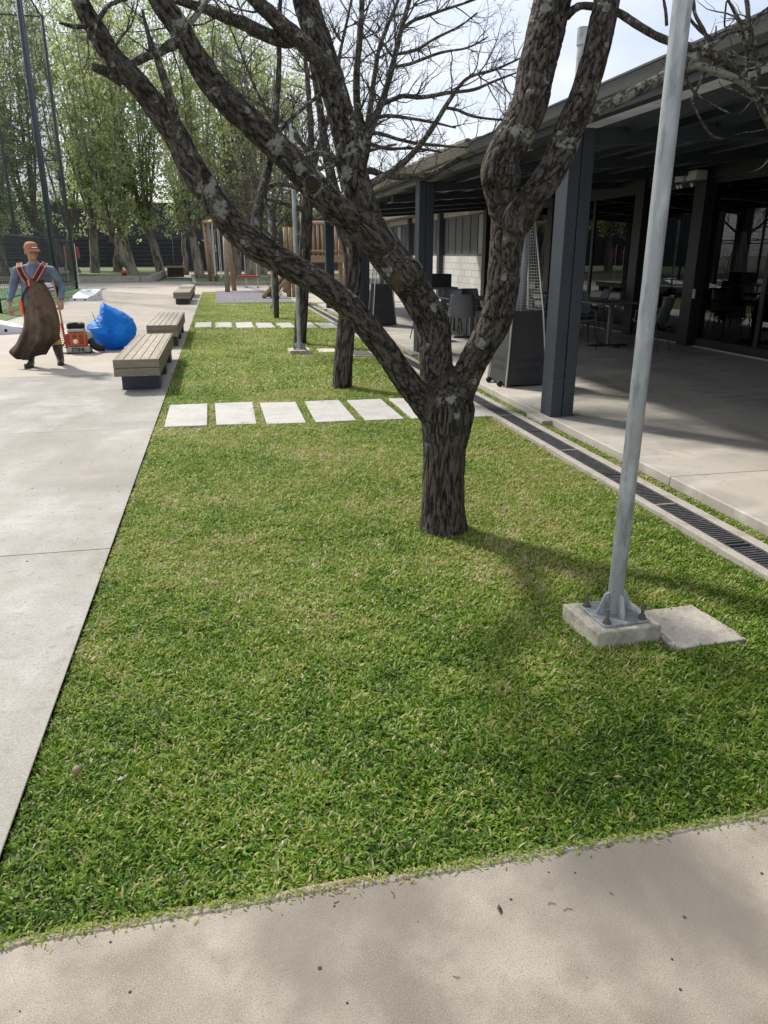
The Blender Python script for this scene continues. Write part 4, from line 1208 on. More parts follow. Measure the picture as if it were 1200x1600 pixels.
def bark_detail(me, paths, depth, freq, spots=(), wounds=(), lichen_base=0.0):
    n_ = len(me.vertices)
    co = np.empty(n_ * 3)
    me.vertices.foreach_get('co', co)
    co = co.reshape(-1, 3)
    # light smoothing of the voxel steps
    ne = len(me.edges)
    ed = np.empty(ne * 2, dtype=np.int64)
    me.edges.foreach_get('vertices', ed)
    ed = ed.reshape(-1, 2)
    deg = np.bincount(ed.ravel(), minlength=n_).astype(float)
    for _ in range(6):
        acc = np.zeros_like(co)
        for d in range(3):
            acc[:, d] = np.bincount(ed[:, 0], co[ed[:, 1], d], n_) + np.bincount(ed[:, 1], co[ed[:, 0], d], n_)
        co = 0.5 * co + 0.5 * acc / np.maximum(deg, 1)[:, None]
    me.vertices.foreach_set('co', co.ravel())
    me.update()
    nr = np.empty(n_ * 3)
    me.vertices.foreach_get('normal', nr)
    nr = nr.reshape(-1, 3)
    n_p = len(paths)
    bests = np.full((n_p, n_), 1e9)
    spaces = np.zeros((n_p, n_, 3))
    rads = np.zeros((n_p, n_))
    for ip, p in enumerate(paths):
        s = smooth_path(p, 2)
        st = 0.6 if ip == 0 else 1.5
        arc = s[0][2] * 0.6
        nrm = np.array((0., 1., 0.))
        for i in range(len(s) - 1):
            a, c = s[i], s[i + 1]
            ax = c[:3] - a[:3]
            L = np.linalg.norm(ax)
            if L < 1e-6:
                continue
            d = ax / L
            nrm = nrm - d * nrm.dot(d)
            nrm /= np.linalg.norm(nrm)
            bi = np.cross(d, nrm)
            rel = co - a[:3]
            t = np.clip(rel @ d, 0, L)
            off = rel - t[:, None] * d
            rr = a[3] + (c[3] - a[3]) * t / L
            dist = np.linalg.norm(off, axis=1) / np.maximum(rr, 1e-3)
            w = dist < bests[ip]
            bests[ip][w] = dist[w]
            spaces[ip][w, 0] = off[w] @ nrm
            spaces[ip][w, 1] = off[w] @ bi
            spaces[ip][w, 2] = arc + t[w] * st
            rads[ip][w] = rr[w]
            arc += L * st
    wt = np.exp(-9.0 * (bests - bests.min(axis=0)))
    wt /= wt.sum(axis=0)
    space = (spaces * wt[:, :, None]).sum(axis=0)
    rad = (rads * wt).sum(axis=0)
    owner_id = bests.argmin(axis=0)
    ridge = np.zeros(n_)
    owner = owner_id
    disp = np.zeros(n_)
    lich = np.zeros(n_)
    wnd = np.zeros(n_)
    for i in range(n_):
        x, y, z = space[i]
        a = mnoise.noise((x * freq, y * freq, z * freq * 0.26))
        c = mnoise.noise((x * freq * 2.1, y * freq * 2.1, z * freq * 0.5 + 9))
        h = 1.0 - min(1.0, abs(a) * 2.6)
        ridge[i] = (1 - h) * 0.75 + 0.35 * c
        k = min(1.0, rad[i] / 0.11)
        disp[i] = depth * (k * (-(h ** 2.2) + 0.35 * c) + 0.9 * mnoise.noise((x * 5, y * 5, z * 5)))
        lich[i] = lichen_base + 0.30 * mnoise.noise((x * 6.5 + 4, y * 6.5, z * 5.0)) + 0.30 * mnoise.noise((x * 21 + 4, y * 21, z * 14.0)) + 0.235 * min(1.0, max(0.0, co[i][2] - 0.8))
    for (c, r_) in spots:
        d = np.linalg.norm(co - np.array(c), axis=1)
        lich = np.maximum(lich, np.clip(1.0 - (d / (r_ * 1.35)) ** 2, 0, 1) * 0.54)
    for (c, r_) in wounds:
        q = (co - np.array(c)) / np.array(r_)
        d = np.linalg.norm(q, axis=1)
        m_ = np.clip((1.0 - d + np.array([0.35 * mnoise.noise(Vector(c_) * 30) for c_ in co])) * 5, 0, 1)
        wnd = np.maximum(wnd, m_ * 0.9)
        disp = disp * (1 - m_) - 0.010 * m_
        lich = lich * (1 - m_)
    seam = np.zeros(n_)
    cross = owner[ed[:, 0]] != owner[ed[:, 1]]
    seam[ed[cross].ravel()] = 1.0
    for _ in range(5):
        nb_ = (np.bincount(ed[:, 0], seam[ed[:, 1]], n_) + np.bincount(ed[:, 1], seam[ed[:, 0]], n_)) / np.maximum(deg, 1)
        seam = np.maximum(seam, nb_)
    for _ in range(8):
        nb_ = (np.bincount(ed[:, 0], disp[ed[:, 1]], n_) + np.bincount(ed[:, 1], disp[ed[:, 0]], n_)) / np.maximum(deg, 1)
        disp = disp * (1 - seam) + nb_ * seam
        nb_ = (np.bincount(ed[:, 0], ridge[ed[:, 1]], n_) + np.bincount(ed[:, 1], ridge[ed[:, 0]], n_)) / np.maximum(deg, 1)
        ridge = ridge * (1 - seam) + nb_ * seam
    co = co + nr * disp[:, None]
    me.vertices.foreach_set('co', co.ravel())
    at = me.attributes.new('bark_space', 'FLOAT_VECTOR', 'POINT')
    at.data.foreach_set('vector', space.ravel())
    me.attributes.new('ridge', 'FLOAT', 'POINT').data.foreach_set('value', ridge)
    me.attributes.new('lichen', 'FLOAT', 'POINT').data.foreach_set('value', lich)
    me.attributes.new('wound', 'FLOAT', 'POINT').data.foreach_set('value', wnd)
    me.polygons.foreach_set('use_smooth', [True] * len(me.polygons))
    me.materials.clear()
    me.materials.append(MT['bark'])
    me.update()


def link_mesh(name, me, parent):
    o = bpy.data.objects.new(name, me)
    COL.objects.link(o)
    o.parent = parent
    return o


def branch_mesh(path, sides=8, jitter=0.06):
    """a thin limb carrying the bark attributes"""
    s = smooth_path(path, 4)
    bb = MB()
    pts = []
    for i, q in enumerate(s):
        w = q[3] * jitter * 4
        pts.append(Vector(q[:3]) + Vector((mnoise.noise((i * .7, 1, q[0])), mnoise.noise((i * .7, 5, q[1])), mnoise.noise((i * .7, 9, q[2])))) * w * 0.5)
    bb.tube(pts, [max(q[3], 0.0018) * (1 + 0.16 * mnoise.noise((i * 1.3, q[0] * 9, 0))) for i, q in enumerate(s)], sides)
    return bb


def thin_attrs(o, lich=0.34):
    me = o.data
    n_ = len(me.vertices)
    co = np.empty(n_ * 3)
    me.vertices.foreach_get('co', co)
    me.attributes.new('bark_space', 'FLOAT_VECTOR', 'POINT').data.foreach_set('vector', co)
    me.attributes.new('ridge', 'FLOAT', 'POINT').data.foreach_set('value', np.full(n_, 0.45))
    me.attributes.new('lichen', 'FLOAT', 'POINT').data.foreach_set('value', np.full(n_, lich))
    return o


def twig(bb, rg, start, d, length, rad, level, up=0.25, sides=4):
    """a crooked twig with side shoots, all added to one mesh"""
    segs = 6 if level > 0 else 4
    p = Vector(start)
    d = Vector(d).normalized()
    pts, rads = [p.copy()], [rad]
    for i in range(segs):
        d = (d + Vector((rg.gauss(0, .20), rg.gauss(0, .20), rg.gauss(0, .16) + up * 0.16))).normalized()
        p = p + d * length / segs
        pts.append(p.copy())
        rads.append(rad * (1 - 0.75 * (i + 1) / segs))
    bb.tube(pts, rads, sides, cap=False)
    if level > 0:
        for k in range(rg.randint(4, 7)):
            t = rg.uniform(0.15, 1.0)
            i = min(int(t * segs), segs - 1)
            q = pts[i].lerp(pts[i + 1], t * segs - i)
            base = (pts[i + 1] - pts[i]).normalized()
            side = base.cross(Vector((rg.gauss(0, 1), rg.gauss(0, 1), rg.gauss(0, 1)))).normalized()
            twig(bb, rg, q, base * 0.6 + side * rg.uniform(.5, 1.0), length * rg.uniform(.28, .55), max(rads[i] * 0.62, 0.0022), level - 1, up, 3 if level < 2 else 4)


def twigs_along(bb, rg, path, count, length, level, rmax=0.008, up=0.3, tmin=0.25, zmin=0):
    s = smooth_path(path, 3)
    for _ in range(count):
        i = int(rg.uniform(tmin, 1) * (len(s) - 1))
        i = min(i, len(s) - 2)
        q = s[i]
        if q[2] < zmin:
            continue
        base = Vector(s[i + 1][:3]) - Vector(q[:3])
        base.normalize()
        side = base.cross(Vector((rg.gauss(0, 1), rg.gauss(0, 1), rg.gauss(0, 1)))).normalized()
        twig(bb, rg, q[:3], base * 0.55 + side * rg.uniform(.5, 1.1), length * rg.uniform(.5, 1.2), min(rmax, q[3] * 0.6), level, up)


LICHEN = [((1.376, 3.93, .875), .055), ((1.216, 3.92, .797), .045), ((1.381, 3.93, 1.095), .05), ((1.418, 3.90, 1.315), .045), ((1.349, 3.9, 1.013), .035),
          ((1.150, 4.05, 1.276), .035), ((1.111, 4.05, 1.07), .02), ((0.882, 4.1, 1.459), .05), ((.128, 3.95, 2.145), .03), ((.602, 4.2, 2.446), .05), ((.626, 4.2, 2.385), .045),
          ((.744, 4.2, 2.193), .06), ((.69, 4.2, 1.952), .06), ((1.6, 3.85, 2.578), .05), ((-.018, 3.83, 1.822), .05), ((-.123, 3.9, 2.451), .06), ((-.1, 3.9, 2.5), .05),
          ((.315, 4.0, 2.053), .06), ((.435, 4.0, 1.951), .055), ((.798, 3.9, 1.226), .025), ((.035, 3.83, 1.754), .06), ((1.522, 3.88, 2.07), .045), ((1.544, 3.88, 2.143), .04),
          ((1.30, 3.93, 0.93), .03), ((1.42, 3.9, 1.2), .03), ((1.25, 3.9, .70), .03), ((1.50, 3.88, 1.75), .04), ((1.72, 3.88, 2.2), .03)]
tree = wthing('bare_tree', 'large leafless tree with forked lichen-spotted trunk in the middle of the lawn', 'tree', (1.23, 4.05, 0), 'bare trees along the lawn')
big_paths = list(BIG.values())
me = remeshed(big_paths, 0.0072, balls=[((1.475, 3.97, 1.93), 0.095), ((1.0, 4.12, 1.44), 0.10)])
bark_detail(me, big_paths, 0.0075, 42.0, LICHEN, wounds=[((0.935, 4.07, 1.40), (0.03, 0.09, 0.08))])
link_mesh('trunk', me, tree)
# pruning cuts: short collars with dark sunken faces
for (c, d, r_) in (((0.492, 4.025, 1.887), (-0.25, -1, -.05), 0.030), ((0.111, 3.955, 2.155), (-.3, -1, 0), 0.018)):
    c, d = Vector(c), Vector(d).normalized()
    thin_attrs(MB().tube([c - d * .04, c + d * .018, c + d * .030], [r_ * 1.5, r_ * 1.3, r_ * 1.02], 14, cap=False).build('branch_collar', MT['bark'], tree, smooth=True), 0.36)
    MB().tube([c, c + d * .027], [r_ * 1.05, r_ * 1.05], 14).build('pruning_cut', 'cut_wood', tree)
for k, pth in MED.items():
    o = branch_mesh(pth, 10 if pth[0][3] > 0.02 else 7).build('branch', MT['bark'], tree, smooth=True)
    thin_attrs(o, 0.50 if k in 'm' else (0.43 if k in 'cdghil' else 0.36))
rg = random.Random(5)
bb = MB()
for k, cnt, ln, lv in (('n', 7, .35, 1), ('l', 3, .22, 1), ('k', 5, .5, 1), ('j', 4, .5, 1), ('b', 5, .30, 1), ('c', 3, .25, 1), ('f', 7, .4, 1), ('g', 3, .25, 1), ('h', 4, .3, 1), ('i', 3, .3, 1), ('e', 3, .25, 0), ('s', 3, .2, 0), ('t', 3, .25, 1), ('u', 2, .2, 0), ('x', 3, .25, 1)):
    twigs_along(bb, rg, MED[k], cnt, ln, lv, 0.006, 0.1)
for k, cnt in (('limb_left', 6), ('limb_high_left', 7), ('limb_upright', 5)):
    twigs_along(bb, rg, BIG[k], cnt, .4, 1, 0.007, 0.2, 0.35, 1.75)
for k in ('limb_left', 'limb_high_left', 'limb_upright', 'limb_right_inner', 'limb_right_outer'):
    twigs_along(bb, rg, BIG[k], 9, 1.1, 2, 0.012, 0.3, 0.72, 2.75)
thin_attrs(bb.build('twigs', MT['bark'], tree), 0.42)['kind'] = 'stuff'


def bare_tree(label, D, base, voxel, depth, seed, twig_plan):
    t = wthing('bare_tree', label, 'tree', base, 'bare trees along the lawn')
    thick = [p for p in D.values() if p[0][3] > 0.06 or p is D['trunk']]
    m_ = remeshed([D['trunk']] + [p for p in thick if p is not D['trunk']], voxel)
    bark_detail(m_, thick, depth, 26.0, lichen_base=0.02)
    link_mesh('trunk', m_, t)
    for p in D.values():
        if not any(p is q for q in thick):
            thin_attrs(branch_mesh(p, 8).build('branch', MT['bark'], t, smooth=True), 0.38)
    rg_ = random.Random(seed)
    b2 = MB()
    for (k, cnt, ln, lv, rm) in twig_plan:
        twigs_along(b2, rg_, D[k], int(cnt * 1.6), ln, lv, rm, 0.3, 0.12)
    thin_attrs(b2.build('twigs', MT['bark'], t), 0.36)['kind'] = 'stuff'
    return t


bare_tree('leafless tree with dark straight trunk just beyond the near stepping stones', T2, (1.42, 9.15, 0), 0.014, 0.007, 21,
          [('s0', 9, .8, 2, .012), ('s1', 11, .8, 2, .012), ('s2', 9, .7, 2, .011), ('s3', 12, .8, 2, .012), ('s4', 11, .55, 2, .010), ('s5', 9, .5, 2, .009), ('s6', 9, .5, 1, .008),
           ('s7', 5, .35, 1, .007), ('s8', 6, .4, 1, .007), ('s9', 7, .4, 1, .007), ('s10', 5, .4, 1, .007), ('s11', 8, .45, 1, .008), ('s12', 7, .45, 1, .008), ('s13', 7, .45, 1, .008)])
bare_tree('leafless tree with dark trunk right behind the short galvanised lamp pole', T3, (1.25, 14.0, 0), 0.02, 0.008, 22,
          [('s0', 14, 1.0, 2, .014), ('s1', 13, 1.0, 2, .014), ('s2', 14, 1.0, 2, .013), ('s3', 10, .9, 2, .012), ('s4', 9, .9, 2, .012), ('s5', 7, .8, 2, .010)])
bare_tree('slim young leafless tree before the far stepping stones end', T4, (1.39, 19.8, 0), 0.02, 0.004, 23,
          [('trunk', 10, .9, 1, .010), ('s0', 12, 1.0, 2, .012), ('s1', 12, 1.0, 2, .012), ('s2', 10, 1.0, 2, .012), ('s3', 12, 1.0, 2, .012)])


def leafy_tree(seed, x, y, h, lean, spread, leaves, label, trunk_r=0.3, low=3.6):
    rg_ = random.Random(seed)
    t = wthing('leafy_tree', label, 'tree', (x, y, 0), 'leafy trees in front of the dark shed')
    fork = Vector((x + lean * 2.6, y + rg_.uniform(-.3, .3), rg_.uniform(2.6, 3.6)))
    b_ = MB()
    tp = []
    for k in range(9):
        f_ = k / 8
        tp.append((x + lean * 2.6 * f_ ** 1.3 + 0.10 * mnoise.noise((f_ * 4, seed, 0)), y + 0.1 * mnoise.noise((f_ * 4, seed, 5)), -0.1 + f_ * (fork.z + .1), trunk_r * (1.25 - 0.45 * f_) * (1 + .12 * mnoise.noise((f_ * 7, seed, 9)))))
    b_.tube([q[:3] for q in tp], [q[3] for q in tp], 12)
    shoots = []
    n_s = 9
    for k in range(n_s):
        a = 2 * math.pi * (k + rg_.random()) / n_s
        sp = spread * rg_.uniform(.25, 1.0)
        top = h * rg_.uniform(.75, 1.0)
        pth = []
        for i in range(8):
            f_ = i / 7
            pth.append((fork.x + math.cos(a) * sp * f_ ** .8 + 0.35 * mnoise.noise((f_ * 3, k, seed)), fork.y + math.sin(a) * sp * f_ ** .8 + .35 * mnoise.noise((f_ * 3, k, seed + 7)),
                        fork.z - 0.25 + (top - fork.z) * f_, max(0.02, trunk_r * 0.42 * (1 - f_) ** 1.1)))
        shoots.append(pth)
        b_.tube([q[:3] for q in pth], [q[3] for q in pth], 6)
    b_.build('trunk', 'bark_pale', t, smooth=True)
    # thin upright wands and leaves along them
    tw = MB()
    v, f, tone = [], [], []

    def leaf(p, tn):
        s = rg_.uniform(.05, .15)
        u = Vector((rg_.gauss(0, 1), rg_.gauss(0, 1), rg_.gauss(0, .8))).normalized()
        w = u.orthogonal().normalized()
        w = (w + u.cross(w) * rg_.uniform(-1, 1)).normalized()
        n0 = len(v)
        v.extend([tuple(p - u * s), tuple(p + w * s * .62), tuple(p + u * s), tuple(p - w * s * .62)])
        f.append((n0, n0 + 1, n0 + 2, n0 + 3))
        tn = min(1, max(0, tn + rg_.gauss(0, .14)))
        tone.extend([tn] * 4)
    wands = []
    for pth in shoots:
        for k in range(14):
            i = rg_.randint(0, 6)
            q = Vector(pth[i][:3]).lerp(Vector(pth[i + 1][:3]), rg_.random())
            a = rg_.uniform(0, 6.28)
            L = rg_.uniform(1.4, 3.4)
            e = q + Vector((math.cos(a) * L * .55, math.sin(a) * L * .55, L * rg_.uniform(.4, .9)))
            if rg_.random() < .26:
                e.z = q.z - rg_.uniform(0, .9)
            mid = q.lerp(e, .5) + Vector((rg_.gauss(0, .15), rg_.gauss(0, .15), rg_.gauss(0, .1)))
            tw.tube([q, mid, e], [.03, .02, .008], 4, cap=False)
            wands.append((q, mid, e))
    for pth in shoots:
        for i in range(1, 7):
            wands.append((Vector(pth[i][:3]), Vector(pth[i][:3]).lerp(Vector(pth[i + 1][:3]), .5), Vector(pth[i + 1][:3])))
    for _ in range(int(leaves * 0.95) // 9):
        q, mid, e = rg_.choice(wands)
        tt = rg_.uniform(.1, 1.05)
        c = q.lerp(mid, tt * 2) if tt < .5 else mid.lerp(e, tt * 2 - 1)
        if c.z < low - 1.2 + rg_.random():
            continue
        c = c + Vector((rg_.gauss(0, .25), rg_.gauss(0, .25), rg_.gauss(0, .18)))
        tn = rg_.uniform(.1, .95)
        for _k in range(9):
            leaf(c + Vector((rg_.gauss(0, .20), rg_.gauss(0, .20), rg_.gauss(0, .13))), tn)
    tw.build('wands', 'bark_pale', t)['kind'] = 'stuff'
    me_ = bpy.data.meshes.new('crown')
    me_.from_pydata(v, [], f)
    me_.attributes.new('tone', 'FLOAT', 'POINT').data.foreach_set('value', tone)
    me_.materials.append(MT['leaf_green'])
    link_mesh('crown', me_, t)['kind'] = 'stuff'
    return t


LEAFY = [  # seed, x, y, height, lean, spread, leaves, label
    (1, -9.6, 58.0, 19, -0.9, 3.4, 9000, 'leafy tree with trunk leaning left just right of the sports net'),
    (2, -8.3, 57.0, 18, 0.1, 2.6, 7500, 'leafy tree with upright pale trunk right of the leaning trunk'),
    (3, -7.2, 60.0, 19, 0.2, 2.6, 7500, 'leafy tree between the upright pale trunk and the red ball'),
    (4, -5.2, 52.5, 19, -0.45, 3.2, 9500, 'leafy tree with leaning trunk beside the red ball'),
    (5, -6.6, 66.0, 20, -0.2, 2.8, 7000, 'thin pale-trunked leafy tree standing deep behind the red ball'),
    (6, -4.1, 60.0, 18, -0.25, 2.8, 8500, 'leafy tree with flaring trunk beside the dark low box'),
    (7, -1.15, 52.0, 18, -0.1, 3.0, 8500, 'leafy tree just left of the log swing frame'),
    (8, 1.25, 54.0, 17, 0.1, 2.8, 7500, 'leafy tree behind the log swing frame'),
    (9, 2.2, 52.0, 17, 0.1, 2.8, 7000, 'broad dark-trunked leafy tree behind the red swing seat'),
    (10, 5.2, 57.0, 16, 0.1, 2.8, 6000, 'leafy tree behind the log play tower'),
    (11, -14.0, 56.0, 17, 0.1, 3.4, 9000, 'leafy tree behind the sports net near its corner post'),
    (12, -18.5, 60.0, 16, 0.1, 3.6, 8500, 'leafy tree behind the sports net beyond its middle post'),
    (13, -11.6, 66.0, 20, 0.2, 3.0, 7000, 'leafy tree far behind the sports net corner post'),
    (15, -12.5, 50.5, 16, -0.1, 3.4, 8500, 'leafy tree nearest behind the sports net'),
    (16, 3.6, 64.0, 19, 0.1, 3.2, 7500, 'tall leafy tree deep behind the log swing frame'),
    (17, -0.4, 63.0, 19, 0.1, 3.2, 7500, 'leafy tree deep behind the swing legs'),
    (14, -2.6, 68.0, 19, 0.0, 3.0, 6500, 'leafy tree deep behind the dark low box'),
]
for a in LEAFY:
    leafy_tree(*a, trunk_r=0.2 if a[0] in (5, 10, 14) else (0.42 if a[0] in (9,) else 0.29))

# ================================================================== POLES
def lamp_pole(label, X, Y, foot, height, rz):
    p = thing('galvanised_pole', label, 'pole', (X, Y, 0), rz, 'galvanised poles on the lawn')
    top = 0.052
    b_ = MB()
    b_.tube([(0, 0, top + .012), (0, 0, height)], [0.0335, 0.0325], 28)
    b_.build('shaft', 'galvanised', p, smooth=True, auto=True)
    MB().tube([(0, 0, height), (0, 0, height + .012)], [0.036, 0.026], 24).build('cap', 'galvanised', p, smooth=True, auto=True)
    MB().box(-.11, -.11, top, .11, .11, top + .010).build('base_plate', 'galvanised', p, bevel=.002)
    for k in range(4):
        a = k * math.pi / 2
        g_ = MB()
        c, s = math.cos(a), math.sin(a)
        def T_(x, y, z):
            return (x * c - y * s, x * s + y * c, z)
        t = .004
        g_.v += [T_(.031, -t, top + .010), T_(.085, -t, top + .010), T_(.082, -t, top + .03), T_(.052, -t, top + .105), T_(.031, -t, top + .11),
                 T_(.031, t, top + .010), T_(.085, t, top + .010), T_(.082, t, top + .03), T_(.052, t, top + .105), T_(.031, t, top + .11)]
        g_.f += [(0, 1, 2, 3, 4), (9, 8, 7, 6, 5)] + [(i, (i + 1) % 5 + 0, (i + 1) % 5 + 5, i + 5) for i in range(5)]
        g_.build('gusset', 'galvanised', p)
    for sx in (-1, 1):
        for sy in (-1, 1):
            x, y = sx * .085, sy * .085
            b_ = MB()
            b_.cyl(x, y, top + .010, top + .075, .0075, 10)
            bo = b_.build('anchor_bolt', 'bolt_steel', p, smooth=True, auto=True)
            MB().cyl(x, y, top + .012, top + .026, .0155, 6).build('nut', 'bolt_steel', bo)
            MB().cyl(x, y, top + .0101, top + .0125, .019, 14).build('washer', 'bolt_steel', bo)
    return p


def footing(name, label, quad, h, mat='concrete_block'):
    bm = bmesh.new()
    vs = [bm.verts.new((x, y, z)) for z in (-.08, h) for (x, y) in quad]
    for q in ((0, 3, 2, 1), (4, 5, 6, 7), (0, 1, 5, 4), (1, 2, 6, 5), (2, 3, 7, 6), (3, 0, 4, 7)):
        bm.faces.new([vs[i] for i in q])
    bmesh.ops.subdivide_edges(bm, edges=bm.edges[:], cuts=10, use_grid_fill=True)
    for v_ in bm.verts:
        d = Vector((mnoise.noise(v_.co * 23), mnoise.noise(v_.co * 23 + Vector((7, 0, 0))), mnoise.noise(v_.co * 23 + Vector((0, 9, 0)))))
        v_.co += d * 0.004
    me_ = bpy.data.meshes.new(name)
    bm.to_mesh(me_)
    bm.free()
    me_.materials.append(MT[mat])
    o = bpy.data.objects.new(name, me_)
    COL.objects.link(o)
    add_bevel(o, .008, 2)
    tag(o, label, 'footing' if 'foot' in name else 'slab')
    return o


footing('concrete_footing', 'rough concrete footing under the near galvanised pole', FOOT_A, 0.050)
footing('concrete_slab', 'flat weathered concrete slab let into the grass beside the near pole footing', PLATE_A, -0.013, 'concrete_edge')
footing('concrete_footing', 'square concrete footing under the second galvanised pole', FOOT_B, 0.050)
footing('concrete_slab', 'pale flat concrete slab in the grass beside the second pole', SLAB_B, -0.006)
lamp_pole('tall galvanised pole bolted to a rough footing at the front of the lawn', 1.603, 2.667, FOOT_A, 3.5, R(3))
lamp_pole('galvanised pole on square footing beyond the near stepping stones', 1.25, 12.64, FOOT_B, 3.5, 0)
lamp_pole('distant galvanised pole beyond the far stepping stones', 1.52, 22.6, None, 3.5, 0)
mh = wthing('manhole_cover', 'dark manhole cover set in the lawn near the drain', 'manhole cover', (2.22, 12.2, 0))
MB().box(2.04, 11.92, -.05, 2.41, 12.53, .006).build('frame', 'concrete_edge', mh, bevel=.004)
MB().box(2.075, 11.96, .0, 2.375, 12.49, .012).build('lid', 'grate_iron', mh, bevel=.003)

# ================================================================== BENCHES
def bench(label, y0, L, x0=-1.27, w=0.52, base_far=True):
    t = thing('slatted_bench', label, 'bench', (x0, y0, 0), 0, 'slatted benches along the path')
    H = 0.385
    pw = (w - 0.044) / 5
    for k in range(5):
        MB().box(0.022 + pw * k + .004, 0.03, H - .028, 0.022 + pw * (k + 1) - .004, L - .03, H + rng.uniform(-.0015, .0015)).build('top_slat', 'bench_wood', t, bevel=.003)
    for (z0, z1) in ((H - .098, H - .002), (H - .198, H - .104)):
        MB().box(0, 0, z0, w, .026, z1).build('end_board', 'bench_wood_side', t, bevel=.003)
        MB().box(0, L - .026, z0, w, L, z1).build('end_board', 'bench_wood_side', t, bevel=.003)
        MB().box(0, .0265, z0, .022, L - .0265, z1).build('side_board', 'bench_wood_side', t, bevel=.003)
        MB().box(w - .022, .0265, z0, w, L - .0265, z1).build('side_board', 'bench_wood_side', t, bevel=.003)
    MB().box(.03, .03, H - .19, w - .03, L - .03, H - .10).build('inner_frame', 'steel_black', t)
    for y in (0.22, L / 2 - .15, L - .52):
        MB().box(.05, y, 0, w - .03, y + .3, H - .19).build('base', 'steel_dark', t, bevel=.004)
    MB().box(.04, .20, 0.0, w - .02, .22, .006).build('foot_plate', 'steel_dark', t)
    return t


bench('grey weathered slatted bench nearest in view beside the lawn edge', 9.22, 3.05)
bench('grey weathered slatted bench right behind the nearest bench', 13.72, 3.15)
bench('far slatted bench level with the playground mat, nearer of the far pair', 25.75, 3.1, -1.45)
bench('farthest slatted bench, end to end behind the other far bench', 29.4, 3.1, -1.45)

# ================================================================== PERSON
PX, PY = -2.6, 11.72
per = tag(empty('person', (PX, PY, 0)), 'person in orange cap and long brown apron walking with a rake', 'person')
WORLD_ROOTS.append(per)


def body_mesh(parts, balls, voxel, mat, name, parent, smooth_it=3):
    bb_ = MB()
    for pts, rad in parts:
        bb_.tube(pts, rad, 14)
        bb_.ball(pts[0], rad[0] if hasattr(rad, '__len__') else rad, 12, 8)
        bb_.ball(pts[-1], rad[-1] if hasattr(rad, '__len__') else rad, 12, 8)
    for c, r_ in balls:
        bb_.ball(c, r_, 16, 12)
    o = bb_.build('tmp', None)
    m = o.modifiers.new('remesh', 'REMESH')
    m.mode = 'VOXEL'
    m.voxel_size = voxel
    m.use_smooth_shade = True
    sm = o.modifiers.new('smooth', 'SMOOTH')
    sm.iterations = smooth_it
    dg = bpy.context.evaluated_depsgraph_get()
    dg.update()
    me_ = bpy.data.meshes.new_from_object(o.evaluated_get(dg))
    bpy.data.objects.remove(o)
    me_.materials.clear()
    me_.materials.append(MT[mat])
    me_.polygons.foreach_set('use_smooth', [True] * len(me_.polygons))
    return link_mesh(name, me_, parent)


HC = Vector((-2.505, 11.66, 1.585))                 # head centre
fd = Vector((0.62, -0.76, -0.18)).normalized()      # where the face looks
sd = Vector((fd.y, -fd.x, 0)).normalized() * -1     # to the face's left
sd = Vector((0, 0, 1)).cross(fd).normalized()
ud = fd.cross(sd).normalized()


def hp(f_, s_, u_):
    return tuple(HC + fd * f_ + sd * s_ + ud * u_)


SHL, SHR = (-2.745, 11.72, 1.325), (-2.285, 11.72, 1.33)
ELL, ELR = (-2.835, 11.76, 1.09), (-2.185, 11.75, 1.10)
WRL, WRR = (-2.885, 11.66, 0.885), (-2.20, 11.64, 0.915)


def hand(wrist, palm_dir, curl_dir, thumb_dir, curl):
    w, d, c, t = Vector(wrist), Vector(palm_dir).normalized(), Vector(curl_dir).normalized(), Vector(thumb_dir).normalized()
    side = d.cross(c).normalized()
    out = [([w, w + d * .045, w + d * .085], [.026, .034, .034])]
    for k, L in enumerate((.068, .078, .073, .056)):
        off = side * (-.029 + .0195 * k)
        a = w + d * .085 + off
        b1 = a + (d * math.cos(curl * .5) + c * math.sin(curl * .5)) * L * .45
        b2 = b1 + (d * math.cos(curl * 1.2) + c * math.sin(curl * 1.2)) * L * .33
        b3 = b2 + (d * math.cos(curl * 1.9) + c * math.sin(curl * 1.9)) * L * .28
        out.append(([a - d * .02, a, b1, b2, b3], [.0095, .0095, .009, .0085, .0075]))
    tb = w + d * .03 + t * .028
    out.append(([w + d * .015 + t * .01, tb, tb + d * .032 + t * .018, tb + d * .056 + t * .012 + c * .02], [.012, .012, .0105, .009]))
    return out


parts = [
    ([(-2.6, 11.74, .88), (-2.595, 11.74, 1.0), (-2.565, 11.735, 1.14), (-2.53, 11.73, 1.28), (-2.515, 11.73, 1.36)], [.11, .105, .105, .105, .08]),
    ([(-2.515, 11.73, 1.36), (-2.51, 11.70, 1.47), (-2.507, 11.675, 1.53)], [.062, .054, .054]),
    ([SHL, ELL, WRL], [.042, .036, .027]), ([SHR, ELR, WRR], [.042, .036, .027]),
    ([(-2.53, 11.73, 1.33), SHL], [.06, .042]), ([(-2.51, 11.73, 1.33), SHR], [.06, .042]),
    ([(-2.66, 11.76, .86), (-2.67, 11.68, .48), (-2.745, 11.72, .09)], [.075, .055, .042]),
    ([(-2.52, 11.76, .86), (-2.40, 11.80, .50), (-2.375, 11.93, .10)], [.085, .058, .042]),
    ([(-2.765, 11.73, .06), (-2.772, 11.58, .04)], [.04, .032]), ([(-2.375, 11.94, .07), (-2.355, 11.81, .04)], [.04, .032]),
]
parts += hand(WRL, (0, -.1, -1), (.3, -.8, -.1), (.75, -.6, -.2), 0.55)
parts += hand(WRR, (-.05, -.25, -.95), (-1, -.25, .1), (-.5, -.9, 0), 1.25)
